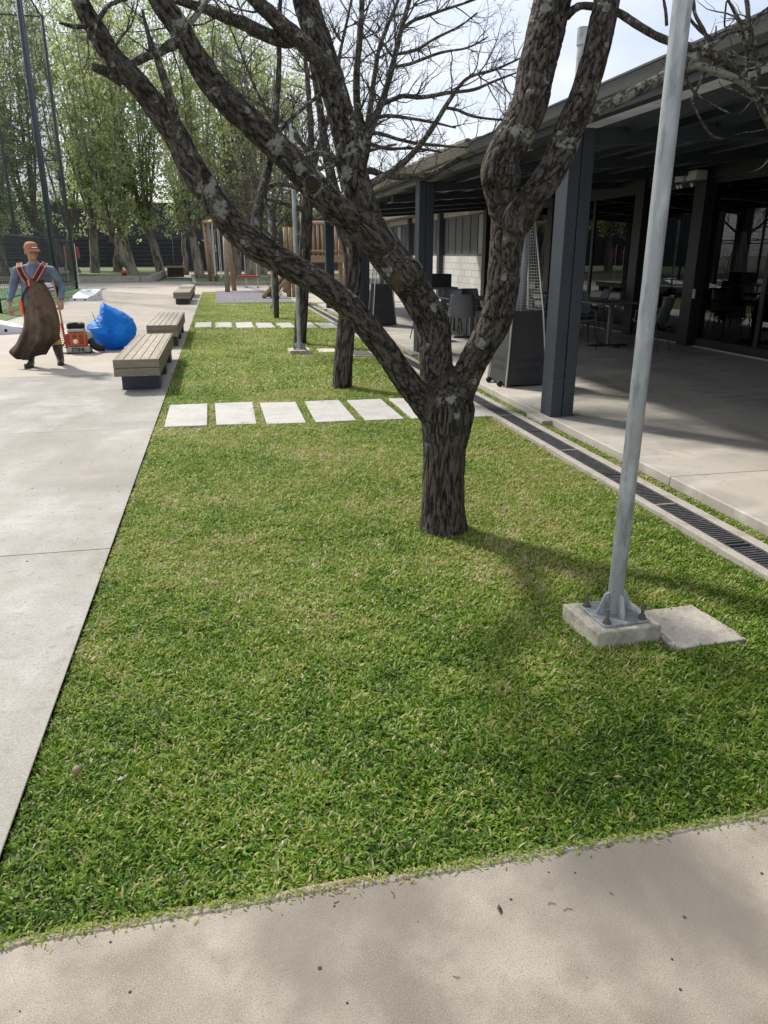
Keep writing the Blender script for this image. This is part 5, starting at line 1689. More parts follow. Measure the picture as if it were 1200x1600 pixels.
# rings for the head
balls = [(hp(0, 0, .02), (.078, .086, .098)), (hp(.028, 0, -.045), (.058, .062, .066)), (hp(.052, 0, -.088), (.03, .03, .024)),
         (hp(.088, 0, -.022), (.013, .013, .024)), (hp(.094, 0, -.034), (.014, .014, .012)), (hp(.078, 0, .022), (.032, .034, .012)),
         (hp(.0, .078, -.015), (.014, .02, .03)), (hp(.0, -.078, -.015), (.014, .02, .03)), (hp(.082, 0, -.066), (.022, .016, .007)), (hp(.080, 0, -.078), (.02, .016, .007)),
         (hp(.05, .042, -.03), (.024, .024, .024)), (hp(.05, -.042, -.03), (.024, .024, .024))]
body_mesh(parts, balls, 0.0062, 'skin', 'body', per, 2)
for s in (-1, 1):
    MB().ball(hp(.083, .031 * s, .002), (.011, .011, .007), 10, 6).build('eye', 'eye', per, smooth=True)
    MB().tube([hp(.088, .014 * s, .014), hp(.089, .032 * s, .018), hp(.078, .048 * s, .014)], [.004, .0045, .003], 6).build('eyebrow', 'hair', per)
bb = MB()
bb.ball(hp(-.03, 0, .012), (.078, .08, .07), 16, 10)
bb.build('hair', 'hair', per, smooth=True)
# cap: dome, brim, band
bb = MB()
n_r, n_s = 9, 28
for i in range(n_r):
    e = i / (n_r - 1) * math.pi / 2
    for k in range(n_s):
        a = 2 * math.pi * k / n_s
        rr = .096 * math.cos(e) ** .62
        bb.v.append(hp(.004 + rr * math.cos(a) * 1.06, rr * math.sin(a) * .93, .034 + .094 * math.sin(e) ** .85 + (0.012 * math.cos(a) * math.cos(e))))
for i in range(n_r - 1):
    for k in range(n_s):
        a, c = i * n_s + k, i * n_s + (k + 1) % n_s
        bb.f.append((a, c, c + n_s, a + n_s))
bb.f.append(tuple((n_r - 1) * n_s + k for k in range(n_s)))
cap_o = bb.build('cap', 'cap_fabric', per, smooth=True)
bb = MB()
m_s = 14
for i in range(5):
    for k in range(m_s + 1):
        a = -1.25 + 2.5 * k / m_s
        ext = i / 4
        f_ = .098 * math.cos(a) + ext * .092 * math.cos(a * 1.05)
        s_ = .094 * math.sin(a) * (1 - .05 * ext)
        bb.v.append(hp(f_ + .004, s_, .046 - .014 * ext - .012 * (math.sin(a) ** 2) * (1 + ext)))
for i in range(4):
    for k in range(m_s):
        a = i * (m_s + 1) + k
        bb.f.append((a, a + 1, a + m_s + 2, a + m_s + 1))
br = bb.build('cap_brim', 'cap_fabric', cap_o, smooth=True)
so = br.modifiers.new('thick', 'SOLIDIFY')
so.thickness = .006
MB().hexa([hp(.108, -.04, .066), hp(.112, -.04, .066), hp(.112, .03, .066), hp(.108, .03, .066), hp(.100, -.04, .076), hp(.104, -.04, .076), hp(.104, .03, .076), hp(.100, .03, .076)]).build('cap_emblem', 'paper', cap_o)
MB().ball(hp(.0, 0, .129), (.010, .010, .006), 10, 6).build('cap_button', 'cap_fabric', cap_o, smooth=True)
# shirt
shirt_parts = [
    ([(-2.6, 11.74, .84), (-2.595, 11.74, 1.0), (-2.565, 11.735, 1.14), (-2.53, 11.73, 1.28), (-2.515, 11.735, 1.37)], [.142, .142, .148, .152, .10]),
    ([(-2.52, 11.735, 1.355), SHL], [.085, .062]), ([(-2.51, 11.735, 1.355), SHR], [.085, .062]),
    ([SHL, ELL, (-2.884, 11.675, .93)], [.064, .052, .036]), ([SHR, ELR, (-2.195, 11.65, .95)], [.064, .052, .036]),
]
so = body_mesh(shirt_parts, [], 0.009, 'shirt', 'shirt', per, 4)
m = so.modifiers.new('folds', 'DISPLACE')
tx = bpy.data.textures.new('cloth_folds', 'CLOUDS')
tx.noise_scale = .07
m.texture = tx
m.strength = .02
m.mid_level = .5
MB().tube([(-2.53, 11.665, 1.40), (-2.47, 11.655, 1.385), (-2.455, 11.72, 1.41), (-2.515, 11.785, 1.43), (-2.575, 11.72, 1.41), (-2.53, 11.665, 1.40)], .014, 8).build('collar', 'shirt', per, smooth=True)
# trousers and boots
body_mesh([([(-2.64, 11.76, .86), (-2.665, 11.68, .48), (-2.725, 11.71, .22)], [.088, .068, .058]), ([(-2.53, 11.76, .86), (-2.40, 11.80, .50), (-2.38, 11.90, .26)], [.10, .078, .066])], [], .011, 'trousers', 'trousers', per, 4)
for (kx, ky, kz, ax, ay, tx_, ty) in ((-2.685, 11.68, .40, -2.745, 11.73, -2.765, 11.555), (-2.39, 11.85, .40, -2.375, 11.935, -2.35, 11.775)):
    bt = body_mesh([([(kx, ky, kz), ((kx + ax) / 2, (ky + ay) / 2, .22), (ax, ay, .10), (ax, ay, .055)], [.073, .068, .055, .05]), ([(ax, ay + .02, .055), ((ax + tx_) / 2, (ay + ty) / 2, .055), (tx_, ty, .04)], [.05, .048, .038])], [], .009, 'boot', 'boot', per, 3)
    bt_s = MB()
    n0 = 18
    for z in (0.0, .022):
        for k in range(n0):
            a = 2 * math.pi * k / n0
            dx, dy = tx_ - ax, ty - ay
            L = math.hypot(dx, dy) + .09
            ux, uy = dx / math.hypot(dx, dy), dy / math.hypot(dx, dy)
            cx, cy = (ax + tx_) / 2, (ay + ty) / 2
            lx, ly = math.cos(a) * L / 2, math.sin(a) * .05
            bt_s.v.append((cx + ux * lx - uy * ly, cy + uy * lx + ux * ly, z))
    bt_s.f += [tuple(reversed(range(n0))), tuple(range(n0, 2 * n0))] + [(k, (k + 1) % n0, (k + 1) % n0 + n0, k + n0) for k in range(n0)]
    bt_s.build('sole', 'litter_dark', bt)
    if kx > -2.5:
        MB().tube([(kx + (ax - kx) * .05, ky + (ay - ky) * .05, .375), (kx + (ax - kx) * .18, ky + (ay - ky) * .18, .31)], [.077, .075], 18).build('calf_band', 'yellow_band', bt, smooth=True, auto=True)
# apron: pleated sheet wrapped round the front, hem blown to one side
rowsA = [(1.215, -2.60, -2.43), (1.15, -2.625, -2.385), (1.05, -2.675, -2.335), (.95, -2.70, -2.31), (.86, -2.72, -2.285), (.72, -2.735, -2.265), (.58, -2.75, -2.255), (.45, -2.83, -2.275), (.36, -2.875, -2.32), (.29, -2.94, -2.40), (.23, -3.03, -2.47), (.18, -2.98, -2.50)]
bb = MB()
n_c = 26
for i, (z, xa, xb) in enumerate(rowsA):
    for k in range(n_c + 1):
        t = k / n_c
        X = xa + (xb - xa) * t
        bow = math.sin(math.pi * t) ** .6
        low = max(0, (1.0 - z)) / .9
        fold = min(1, low * 1.5) * (.034 * math.sin(t * 13 + z * 3) * (1 - .3 * t) + .022 * math.sin(t * 29 + 2 + z * 5) + .02 * math.sin(z * 17 + t * 6))
        Yv = 11.72 - (.15 + .015 * low) * bow - .03 - fold + .02 * low * (1 - t)
        zz = z - (.05 * math.sin(t * 5) * low if i > 8 else 0) - (0.05 * t if i >= 10 else 0)
        bb.v.append((X, Yv, zz))
for i in range(len(rowsA) - 1):
    for k in range(n_c):
        a = i * (n_c + 1) + k
        bb.f.append((a, a + n_c + 1, a + n_c + 2, a + 1))
ap = bb.build('apron', 'apron', per, smooth=True)
s2 = ap.modifiers.new('sub', 'SUBSURF')
s2.levels = s2.render_levels = 1
s2 = ap.modifiers.new('thick', 'SOLIDIFY')
s2.thickness = .008


def strap(name, pts, w, t, mat, parent):
    b_ = MB()
    for i in range(len(pts) - 1):
        b_.bar(pts[i], pts[i + 1], w, t, up=(0, -1, 0.35))
    return b_.build(name, mat, parent)


for (pts, nm) in (([(-2.685, 11.70, 1.432), (-2.675, 11.605, 1.375), (-2.64, 11.578, 1.27), (-2.59, 11.566, 1.19), (-2.57, 11.56, 1.12)], 'a'),
                  ([(-2.345, 11.70, 1.435), (-2.375, 11.605, 1.385), (-2.43, 11.575, 1.30), (-2.49, 11.566, 1.21), (-2.55, 11.56, 1.13)], 'b')):
    st = strap('harness_strap', pts, .056, .012, 'rubber_black', per)
    for s in (-1, 1):
        q = []
        for i, p in enumerate(pts):
            d = Vector(pts[min(i + 1, 4)]) - Vector(pts[max(i - 1, 0)])
            sv = d.cross(Vector((0, -1, .35))).normalized()
            q.append(Vector(p) + sv * .032 * s + Vector((0, -.006, 0)))
        MB().tube(q[:4], .0075, 6).build('piping', 'orange_bright', st)
MB().box(-2.585, 11.535, 1.13, -2.555, 11.556, 1.215).build('buckle', 'orange_bright', per, bevel=.004)
strap('chest_strap', [(-2.55, 11.557, 1.185), (-2.44, 11.572, 1.19), (-2.375, 11.62, 1.195)], .025, .008, 'rubber_black', per)
strap('side_strap', [(-2.575, 11.555, 1.14), (-2.665, 11.575, 1.02), (-2.715, 11.62, .93)], .03, .008, 'rubber_black', per)
MB().box(-2.752, 11.60, .755, -2.708, 11.68, .945).build('hip_pouch', 'orange_bright', per, bevel=.014)
# rake held in the hand
rk = wthing('garden_rake', 'red toothed rake with wooden handle hanging from the hand of the person', 'rake', (-2.21, 11.6, .2))
MB().tube([(-2.275, 11.66, 1.21), (-2.228, 11.585, .835), (-2.205, 11.57, .52)], [.012, .0125, .012], 10).build('handle', 'bare_wood', rk, smooth=True)
MB().bar((-2.222, 11.57, .62), (-2.19, 11.55, .27), .018, .028).build('head_bar', 'red_paint', rk, bevel=.003)
for k in range(14):
    f_ = (k + .5) / 14
    p = Vector((-2.222, 11.57, .62)).lerp(Vector((-2.19, 11.55, .27)), f_)
    MB().tube([p, p + Vector((-.035, -.004, .002)), p + Vector((-.058, -.006, -.008))], [.005, .0045, .003], 6).build('tine', 'red_paint', rk)

# ================================================================== BLOWER
bl = wthing('backpack_blower', 'orange and grey backpack leaf blower standing on the path beside the blue bag', 'leaf blower', (-2.33, 13.3, 0))
BX, BY = -2.33, 13.3
MB().box(BX - .185, BY - .13, .015, BX + .185, BY + .16, .115).build('base_frame', 'grey_plastic', bl, bevel=.018)
for s in (-1, 1):
    MB().box(BX + s * .15 - .03, BY - .15, 0, BX + s * .15 + .03, BY + .17, .018).build('foot', 'rubber_black', bl, bevel=.004)
cov = MB().box(BX - .17, BY - .14, .117, BX + .155, BY + .06, .335).build('engine_cover', 'orange_plastic', bl, bevel=.03)
for i in range(3):
    for k in range(7):
        x = BX - .135 + i * .105
        z = .155 + k * .024
        if i == 1 and k < 4:
            continue
        MB().box(x - .035, BY - .1425, z, x + .035, BY - .139, z + .011).build('grille_slot', 'rubber_black', cov)
WORLD_ROOTS.append(cov)
MB().tube([(BX - .02, BY - .139, .20), (BX - .02, BY - .150, .20)], [.038, .034], 20).build('starter_cap', 'paper', bl)
MB().box(BX - .145, BY - .12, .338, BX + .13, BY + .10, .395).build('hood', 'grey_plastic', bl, bevel=.03)
MB().box(BX - .155, BY - .05, .36, BX + .11, BY + .18, .485).build('back_pad', 'rubber_black', bl, bevel=.04)
MB().tube([(BX - .12, BY - .06, .40), (BX - .10, BY - .10, .475), (BX + .02, BY - .11, .49), (BX + .09, BY - .08, .42)], .016, 10).build('carry_handle', 'rubber_black', bl, smooth=True)
MB().ball((BX + .16, BY + .03, .25), (.075, .11, .11), 16, 12).build('fan_housing', 'grey_plastic', bl, smooth=True)
tp = [(BX + .19, BY - .02, .22), (BX + .24, BY - .04, .12), (BX + .31, BY - .04, .075), (BX + .40, BY - .02, .07)]
MB().tube(tp, [.055, .055, .052, .05], 16).build('blower_tube', 'rubber_black', bl, smooth=True)
for k in range(6):
    f_ = .2 + k * .13
    p = Vector(tp[1]).lerp(Vector(tp[2]), f_)
    d = (Vector(tp[2]) - Vector(tp[1])).normalized() * .006
    MB().tube([p - d, p + d], .06, 16).build('tube_rib', 'rubber_black', bl)
MB().tube([(BX - .19, BY - .05, .19), (BX - .26, BY - .10, .10), (BX - .28, BY - .12, .02), (BX - .18, BY - .15, .018)], .012, 8).build('harness_strap', 'rubber_black', bl)
cu = bpy.data.curves.new('lettering', 'FONT')
cu.body = 'STIHL'
cu.size = .085
cu.extrude = .002
cu.offset = .0022
cu.align_x = 'CENTER'
cu.materials.append(MT['rubber_black'])
tmp_t = bpy.data.objects.new('lettering_curve', cu)
COL.objects.link(tmp_t)
dg = bpy.context.evaluated_depsgraph_get()
dg.update()
lo = bpy.data.objects.new('lettering', bpy.data.meshes.new_from_object(tmp_t.evaluated_get(dg)))
bpy.data.objects.remove(tmp_t)
COL.objects.link(lo)
lo.location = (BX + .01, BY - .1325, .04)
lo.rotation_euler = (R(90), 0, 0)
lo.parent = bl

# ================================================================== BLUE BAG
CXb, CYb, CZb = -1.83, 13.75, .29
sil = [(0, .39), (18, .40), (32, .40), (50, .375), (68, .38), (82, .40), (95, .44), (103, .50), (109, .455), (120, .36), (135, .33), (150, .36), (168, .43), (180, .41), (200, .36), (220, .34), (245, .31), (270, .29), (295, .30), (320, .33), (345, .37), (360, .39)]
angs = [a for a, _ in sil]
rads_ = [r_ for _, r_ in sil]
bb = MB()
nt_, np_ = 120, 60
for j in range(np_ + 1):
    ph = -math.pi / 2 + math.pi * j / np_
    for i in range(nt_):
        th = 360 * i / nt_
        r0 = float(np.interp(th, angs, rads_))
        a = R(th)
        x, z = r0 * math.cos(ph) ** .8 * math.cos(a), r0 * math.cos(ph) ** .8 * math.sin(a)
        y = .34 * math.sin(ph) * (1 - .25 * max(0, math.sin(a)))
        P = Vector((x, y, z))
        q = P * 5.0
        h = mnoise.noise(q) * .5 + abs(mnoise.noise(q * 2.3 + Vector((3, 1, 7)))) * .6 + abs(mnoise.noise(Vector((q.x * 1.4, q.y * 1.4, q.z * 6)))) * .55
        P = P * (1 + (.055 * (h - .35)))
        bb.v.append((CXb + P.x, CYb + P.y, max(.006, CZb + P.z)))
for j in range(np_):
    for i in range(nt_):
        a, c = j * nt_ + i, j * nt_ + (i + 1) % nt_
        bb.f.append((a, c, c + nt_, a + nt_))
bag = bb.build('rubbish_bag', 'bag_blue', smooth=True)
tag(bag, 'full crumpled blue plastic rubbish bag on the path behind the nearest bench', 'bag')
st = wthing('dry_stick', 'thin dry stick poking out of the blue bag', 'stick', (-2.05, 13.6, .5))
MB().tube([(-2.06, 13.6, .46), (-2.09, 13.58, .58), (-2.11, 13.58, .64)], [.006, .005, .003], 5).build('stem', 'bark_twig', st)

# ================================================================== BEAN-BAG TOSS BOARDS
def toss_board(label, loc, rz, L=1.2, W=.72):
    t = thing('toss_board', label, 'game board', loc, rz, 'white toss boards')
    hb, hf = .36, .10
    # top as a ring of quads round the hole
    hc, hr = (W / 2, L * .78), .085
    n_ = 24
    b_ = MB()

    def zt(y):
        return hf + (hb - hf) * y / L
    outer = []
    for k in range(n_):
        a = 2 * math.pi * k / n_
        dx, dy = math.cos(a), math.sin(a)
        tx_ = ((W - hc[0]) / dx if dx > 0 else -hc[0] / dx) if abs(dx) > 1e-6 else 1e9
        ty_ = ((L - hc[1]) / dy if dy > 0 else -hc[1] / dy) if abs(dy) > 1e-6 else 1e9
        s = min(tx_, ty_)
        outer.append((hc[0] + dx * s, hc[1] + dy * s))
    for k in range(n_):
        a = 2 * math.pi * k / n_
        x, y = hc[0] + hr * math.cos(a), hc[1] + hr * math.sin(a)
        b_.v += [(x, y, zt(y)), (outer[k][0], outer[k][1], zt(outer[k][1])), (x, y, zt(y) - .06)]
    for k in range(n_):
        a, c = 3 * k, 3 * ((k + 1) % n_)
        b_.f += [(a, a + 1, c + 1, c), (a, c, c + 2, a + 2)]
    corners = [(0, 0), (W, 0), (W, L), (0, L)]
    for k in range(4):
        p, q = corners[k], corners[(k + 1) % 4]
        b_.quad((p[0], p[1], 0), (q[0], q[1], 0), (q[0], q[1], zt(q[1])), (p[0], p[1], zt(p[1])))
    b_.build('board', 'white_plastic', t)
    MB().tube([(hc[0], hc[1], zt(hc[1]) - .08), (hc[0], hc[1], zt(hc[1]) - .06)], .084, 20).build('hole_lining', 'rubber_black', t)
    for (x, y, z) in ((-.001, L * .72, .16), (W + .001, L * .72, .16), (W * .25, -.001, .05), (W * .75, -.001, .05), (-.001, L * .3, .07)):
        d = Vector((1, 0, 0)) if abs(y) > .01 else Vector((0, 1, 0))
        MB().tube([Vector((x, y, z)) - d * .004, Vector((x, y, z)) + d * .004], .032, 14).build('side_hole', 'rubber_black', t)
    return t


toss_board('white toss board with black hole on the path behind the person', (-5.1, 28.5, 0), R(-12))
toss_board('white toss board cut off by the photo edge, left of the person', (-4.03, 16.9, 0), R(95), 1.0)
toss_board('grey-white toss board just inside the sports net corner', (-7.4, 35.5, 0), R(8))

# ================================================================== SPORTS NET
nt = wthing('sports_net', 'tall black sports net on steel posts round the green court', 'net', (-6.3, 38, 0))
NX, NY, NH = -6.45, 38.2, 10.95
for (x, y, r_) in ((NX, NY, .07), (-5.92, 31.0, .085), (-5.92, 31.45, .05), (-8.75, NY, .07), (-10.75, NY, .06), (-13.6, NY, .07), (-5.95, 22.9, .07)):
    MB().cyl(x, y, -.05, NH if y > 30 else NH, r_, 12).build('post', 'steel_dark', nt, smooth=True)
for z in (NH - .05, 5.45, 2.1, .35):
    MB().bar((NX, NY, z), (-20, NY, z), .05, .05).build('rail', 'steel_dark', nt)
    MB().bar((NX, NY, z), (-5.95, 22.9, z), .05, .05).build('rail', 'steel_dark', nt)
for (a, c, nm) in (((NX, NY), (-20, NY), 0), ((NX, NY), (-5.95, 22.9), 1)):
    b_ = MB()
    L = math.hypot(c[0] - a[0], c[1] - a[1])
    k_ = int(L / .14)
    for k in range(k_):
        f_ = k / k_
        x, y = a[0] + (c[0] - a[0]) * f_, a[1] + (c[1] - a[1]) * f_
        b_.tube([(x, y, 0), (x, y, NH)], .0045, 3, cap=False)
    for k in range(int(NH / .14)):
        z = .05 + k * .14
        b_.tube([(a[0], a[1], z), (c[0], c[1], z)], .0045, 3, cap=False)
    # finer wire mesh at the foot
    k_ = int(L / .09)
    for k in range(k_):
        f_ = (k + .37) / k_
        x, y = a[0] + (c[0] - a[0]) * f_, a[1] + (c[1] - a[1]) * f_
        b_.tube([(x, y, 0), (x, y, 2.1)], .003, 3, cap=False)
    for k in range(22):
        z = .07 + k * .09
        b_.tube([(a[0], a[1], z), (c[0], c[1], z)], .003, 3, cap=False)
    n_o = b_.build('netting', 'net', nt)
    n_o['kind'] = 'stuff'
for k, (x, z) in enumerate(((-7.35, 1.25), (-6.85, 1.35))):
    f_o = wthing('pennant', 'narrow red pennant hanging behind the net, %s of two' % ('farther from the corner post' if k == 0 else 'closer to the corner post'), 'pennant', (x, 42, z))
    MB().hexa([(x, 42, z), (x + .09, 42.02, z), (x + .10, 42.05, z), (x, 42.03, z), (x - .06, 42, z + .55), (x + .05, 42.02, z + .55), (x + .06, 42.05, z + .55), (x - .06, 42.03, z + .55)]).build('cloth', 'red_paint', f_o)
    MB().cyl(x - .1, 42.02, 0, z + .7, .02, 8).build('pole', 'aluminium', f_o)
rb = tag(MB().ball((-5.55, 49.5, .47), .17, 16, 12).build('red_ball', 'red_paint', smooth=True), 'red ball lying on the grassed bed under the trees', 'ball')
lb = wthing('low_box', 'dark low wooden box beyond the grassed bed', 'box', (-3.0, 58, 0))
MB().box(-3.5, 57.5, 0, -2.4, 58.6, .62).build('body', 'litter_dark', lb)
MB().box(-3.6, 57.4, .62, -2.3, 58.7, .75).build('lid', 'log_wood', lb)

# ================================================================== PLAYGROUND
sw = wthing('log_swing_frame', 'tall log swing frame at the far end of the lawn', 'swing frame', (0.2, 37, 0))
MB().tube([(.36, 34.0, 0), (.42, 34.8, 2.85)], [.11, .095], 12).build('leg', 'log_grey', sw, smooth=True)
MB().tube([(.68, 35.4, 0), (.50, 34.95, 2.85)], [.11, .095], 12).build('leg', 'log_wood', sw, smooth=True)
MB().tube([(-.42, 44.6, 0), (-.55, 44.4, 3.2)], [.11, .10], 12).build('leg', 'log_wood', sw, smooth=True)
MB().tube([(-.08, 44.2, 0), (-.38, 44.3, 3.1)], [.11, .09], 12).build('leg', 'log_grey', sw, smooth=True)
MB().tube([(.50, 34.4, 2.92), (-.56, 44.7, 3.2)], [.10, .10], 12).build('top_beam', 'log_wood', sw, smooth=True)
for (x, y) in ((.18, 37.0), (.12, 37.5), (-.1, 40.2), (-.15, 40.8)):
    MB().cyl(x, y, .5, 2.98, .014, 6).build('chain', 'aluminium', sw)


def rocker(label, x, y):
    t = wthing('red_rocker_seat', label, 'play seat', (x, y, 0), 'red play seats')
    MB().box(x, y, .46, x + 1.05, y + .35, .56).build('seat', 'red_paint', t, bevel=.03)
    for dx in (.42, .98):
        MB().cyl(x + dx, y + .17, .02, .47, .022, 8).build('leg', 'aluminium', t)
        MB().cyl(x + dx, y + .17, .0, .03, .07, 10).build('foot', 'rubber_black', t)
        MB().cyl(x + dx - .02, y + .2, .5, 1.9, .016, 6).build('hanger', 'aluminium', t)
    return t


rocker('red play seat on metal legs beside the log swing frame', .92, 38.5)
rocker('red play seat half hidden behind the slim young tree', 2.45, 39.0)

tw = wthing('log_play_tower', 'wooden log play tower with railing and platform at the far end', 'play tower', (4.5, 33.5, 0))
for (x, y) in ((3.75, 33), (5.4, 33), (3.75, 34.6), (5.4, 34.6)):
    MB().cyl(x, y, 0, 3.3, .10, 12).build('post', 'log_wood', tw, smooth=True)
MB().box(3.4, 32.85, 1.32, 5.95, 34.8, 1.48).build('platform', 'log_wood', tw, bevel=.01)
MB().box(3.4, 32.8, 1.22, 5.95, 32.85, 1.38).build('platform_beam', 'log_wood', tw)
for k in range(9):
    x = 3.82 + k * .19
    MB().cyl(x, 33.0, 1.49, 2.72 + rng.uniform(-.03, .05), .052, 8).build('railing_log', 'log_wood', tw, smooth=True)
MB().tube([(3.7, 32.95, 2.78), (5.45, 32.95, 2.78)], .07, 10).build('railing_top', 'log_wood', tw, smooth=True)
MB().tube([(3.7, 32.94, 1.66), (5.45, 32.94, 1.66)], .06, 10).build('railing_foot', 'log_wood', tw, smooth=True)
for k in range(3):
    MB().cyl(2.85 + k * .2, 33.0, 1.5, 2.6, .085, 8).build('railing_log', 'log_wood', tw, smooth=True)
MB().box(2.7, 32.9, 1.36, 3.39, 34.4, 1.48).build('side_platform', 'log_wood', tw)
MB().tube([(2.75, 33.0, 0), (2.75, 33.0, 1.36)], .09, 10).build('post', 'log_grey', tw, smooth=True)
MB().tube([(5.75, 32.7, .0), (5.7, 32.75, 1.4)], .035, 8).build('slide_rail', 'red_paint', tw)
MB().tube([(5.85, 32.7, .0), (5.8, 32.75, 1.4)], .035, 8).build('slide_rail', 'paper', tw)
rm = wthing('climbing_ramp', 'short wooden climbing ramp leaning up from the rubber mat', 'climbing ramp', (1.7, 29, 0))
for dx in (0, .3):
    MB().tube([(1.58 + dx, 28.6 + dx * .3, .06), (2.5 + dx, 29.4 + dx * .3, .95)], .085, 10).build('rail_log', 'log_wood', rm, smooth=True)
MB().bar((1.72, 28.7, .08), (2.62, 29.45, .95), .2, .05).build('ramp_board', 'litter_dark', rm)
for (x, y) in ((2.82, 29.6), (2.62, 29.75)):
    MB().cyl(x, y, 0, 1.0, .10, 10).build('post', 'log_wood', rm, smooth=True)

# ================================================================== PATIO FURNITURE
def make_table(label, x, y, w=.82, d=.82):
    t = thing('patio_table', label, 'table', (x, y, .05), 0, 'tables on the patio')
    MB().box(-w / 2, -d / 2, .715, w / 2, d / 2, .745).build('tabletop', 'chair_grey', t, bevel=.006)
    MB().box(-.2, -.2, .69, .2, .2, .714).build('top_bracket', 'steel_black', t)
    MB().box(-.035, -.035, .03, .035, .035, .69).build('pedestal', 'chair_grey', t, bevel=.004)
    for a in (0, math.pi / 2):
        c, s = math.cos(a) * .34, math.sin(a) * .34
        MB().bar((-c, -s, .018 + a * .002), (c, s, .018 + a * .002), .06, .03).build('foot_bar', 'steel_black', t)
    return t


def make_chair(label, x, y, rz):
    t = thing('patio_chair', label, 'chair', (x, y, .05), rz, 'chairs on the patio')
    b_ = MB()
    n_ = 8
    for i in range(n_ + 1):
        f_ = i / n_
        yy_ = -.22 + .42 * f_
        z = .44 + .02 * (f_ - .5) ** 2 * 4 - .012 * math.sin(f_ * 3.1)
        for k in range(7):
            g_ = k / 6 - .5
            b_.v.append((g_ * (.46 - .04 * f_), yy_, z + .05 * (abs(g_) * 2) ** 3))
    for i in range(n_):
        for k in range(6):
            a = i * 7 + k
            b_.f.append((a, a + 1, a + 8, a + 7))
    o = b_.build('seat', 'chair_grey', t, smooth=True)
    o.modifiers.new('thick', 'SOLIDIFY').thickness = .012
    b_ = MB()
    for i in range(n_ + 1):
        f_ = i / n_
        for k in range(9):
            g_ = k / 8 - .5
            w_ = .48 - .10 * f_
            b_.v.append((g_ * w_, .205 + .13 * f_ - .07 * (abs(g_) * 2) ** 2, .445 + .40 * f_))
    for i in range(n_):
        for k in range(8):
            a = i * 9 + k
            b_.f.append((a, a + 1, a + 10, a + 9))
    o = b_.build('backrest', 'chair_grey', t, smooth=True)
    o.modifiers.new('thick', 'SOLIDIFY').thickness = .010
    for s in (-1, 1):
        MB().tube([(s * .19, -.17, .43), (s * .235, -.235, 0)], .0095, 8).build('leg', 'steel_black', t)
        MB().tube([(s * .18, .17, .43), (s * .225, .26, 0)], .0095, 8).build('leg', 'steel_black', t)
        MB().tube([(s * .225, .215, .66), (s * .265, .05, .665), (s * .26, -.16, .64), (s * .22, -.19, .45)], .011, 8).build('armrest', 'chair_grey', t)
    return t


make_table('grey square patio table behind the nearest steel column', 6.5, 11.95)
make_chair('grey patio chair on the path side of the table behind the nearest column', 5.85, 11.75, R(80))
make_chair('grey patio chair beside the glass at the table behind the nearest column', 6.85, 11.25, R(215))
make_chair('grey patio chair at the far side of the table behind the nearest column', 6.45, 12.9, R(-8))
make_chair('grey patio chair alone between heater and nearest steel column', 6.1, 13.9, R(60))
make_table('small square patio table with crumpled white napkins', 6.75, 14.7)
make_chair('dark patio chair by the glass at the napkin table', 7.3, 14.2, R(-100))
make_table('long grey patio table seen between the two trunks of the forked tree', 4.62, 13.75, 1.15, .8)
make_chair('grey patio chair nearest the forked tree, drawn up to the long table', 4.22, 13.1, R(160))
make_chair('grey patio chair at the far right end of the long table', 4.95, 14.65, R(5))
make_chair('grey patio chair at the far left side of the long table', 4.45, 14.6, R(-25))
make_chair('patio chair half hidden behind the pale wound of the forked tree', 3.72, 13.6, R(95))
nk = tag(MB().ball((6.62, 14.5, .845), (.11, .09, .055), 14, 10).build('napkin_pile', 'paper', smooth=True), 'crumpled white napkins on the small patio table', 'napkins')
for v_ in nk.data.vertices:
    v_.co += Vector((mnoise.noise(v_.co * 18), mnoise.noise(v_.co * 18 + Vector((5, 0, 0))), mnoise.noise(v_.co * 18 + Vector((0, 5, 0))))) * .03
cb = wthing('service_trolley', 'black service trolley behind the long patio table', 'trolley', (4.4, 15.2, .07))
MB().box(4.18, 15.1, .93, 4.62, 15.5, 1.17).build('cabinet', 'steel_black', cb, bevel=.006)
MB().box(4.1, 15.05, .87, 4.75, 15.55, .915).build('shelf', 'chair_grey', cb, bevel=.004)
for (x, y) in ((4.15, 15.1), (4.7, 15.1), (4.15, 15.5), (4.7, 15.5)):
    MB().cyl(x, y, .05, .87, .018, 8).build('leg', 'steel_black', cb)
# inside, behind the glass
for k, (x, y, rz, lb_) in enumerate(((9.2, 11.0, 0, 'dark table behind the glass, right of the wall column'), (9.4, 14.6, 0, 'dark table behind the glass, left of the wall column'))):
    make_table(lb_, x, y)
make_chair('dark chair behind the glass, left side of the right-hand indoor table', 8.75, 11.7, R(20))
make_chair('dark chair behind the glass, near side of the right-hand indoor table', 9.1, 10.25, R(185))
make_chair('dark chair behind the glass at the left-hand indoor table', 8.8, 14.2, R(90))

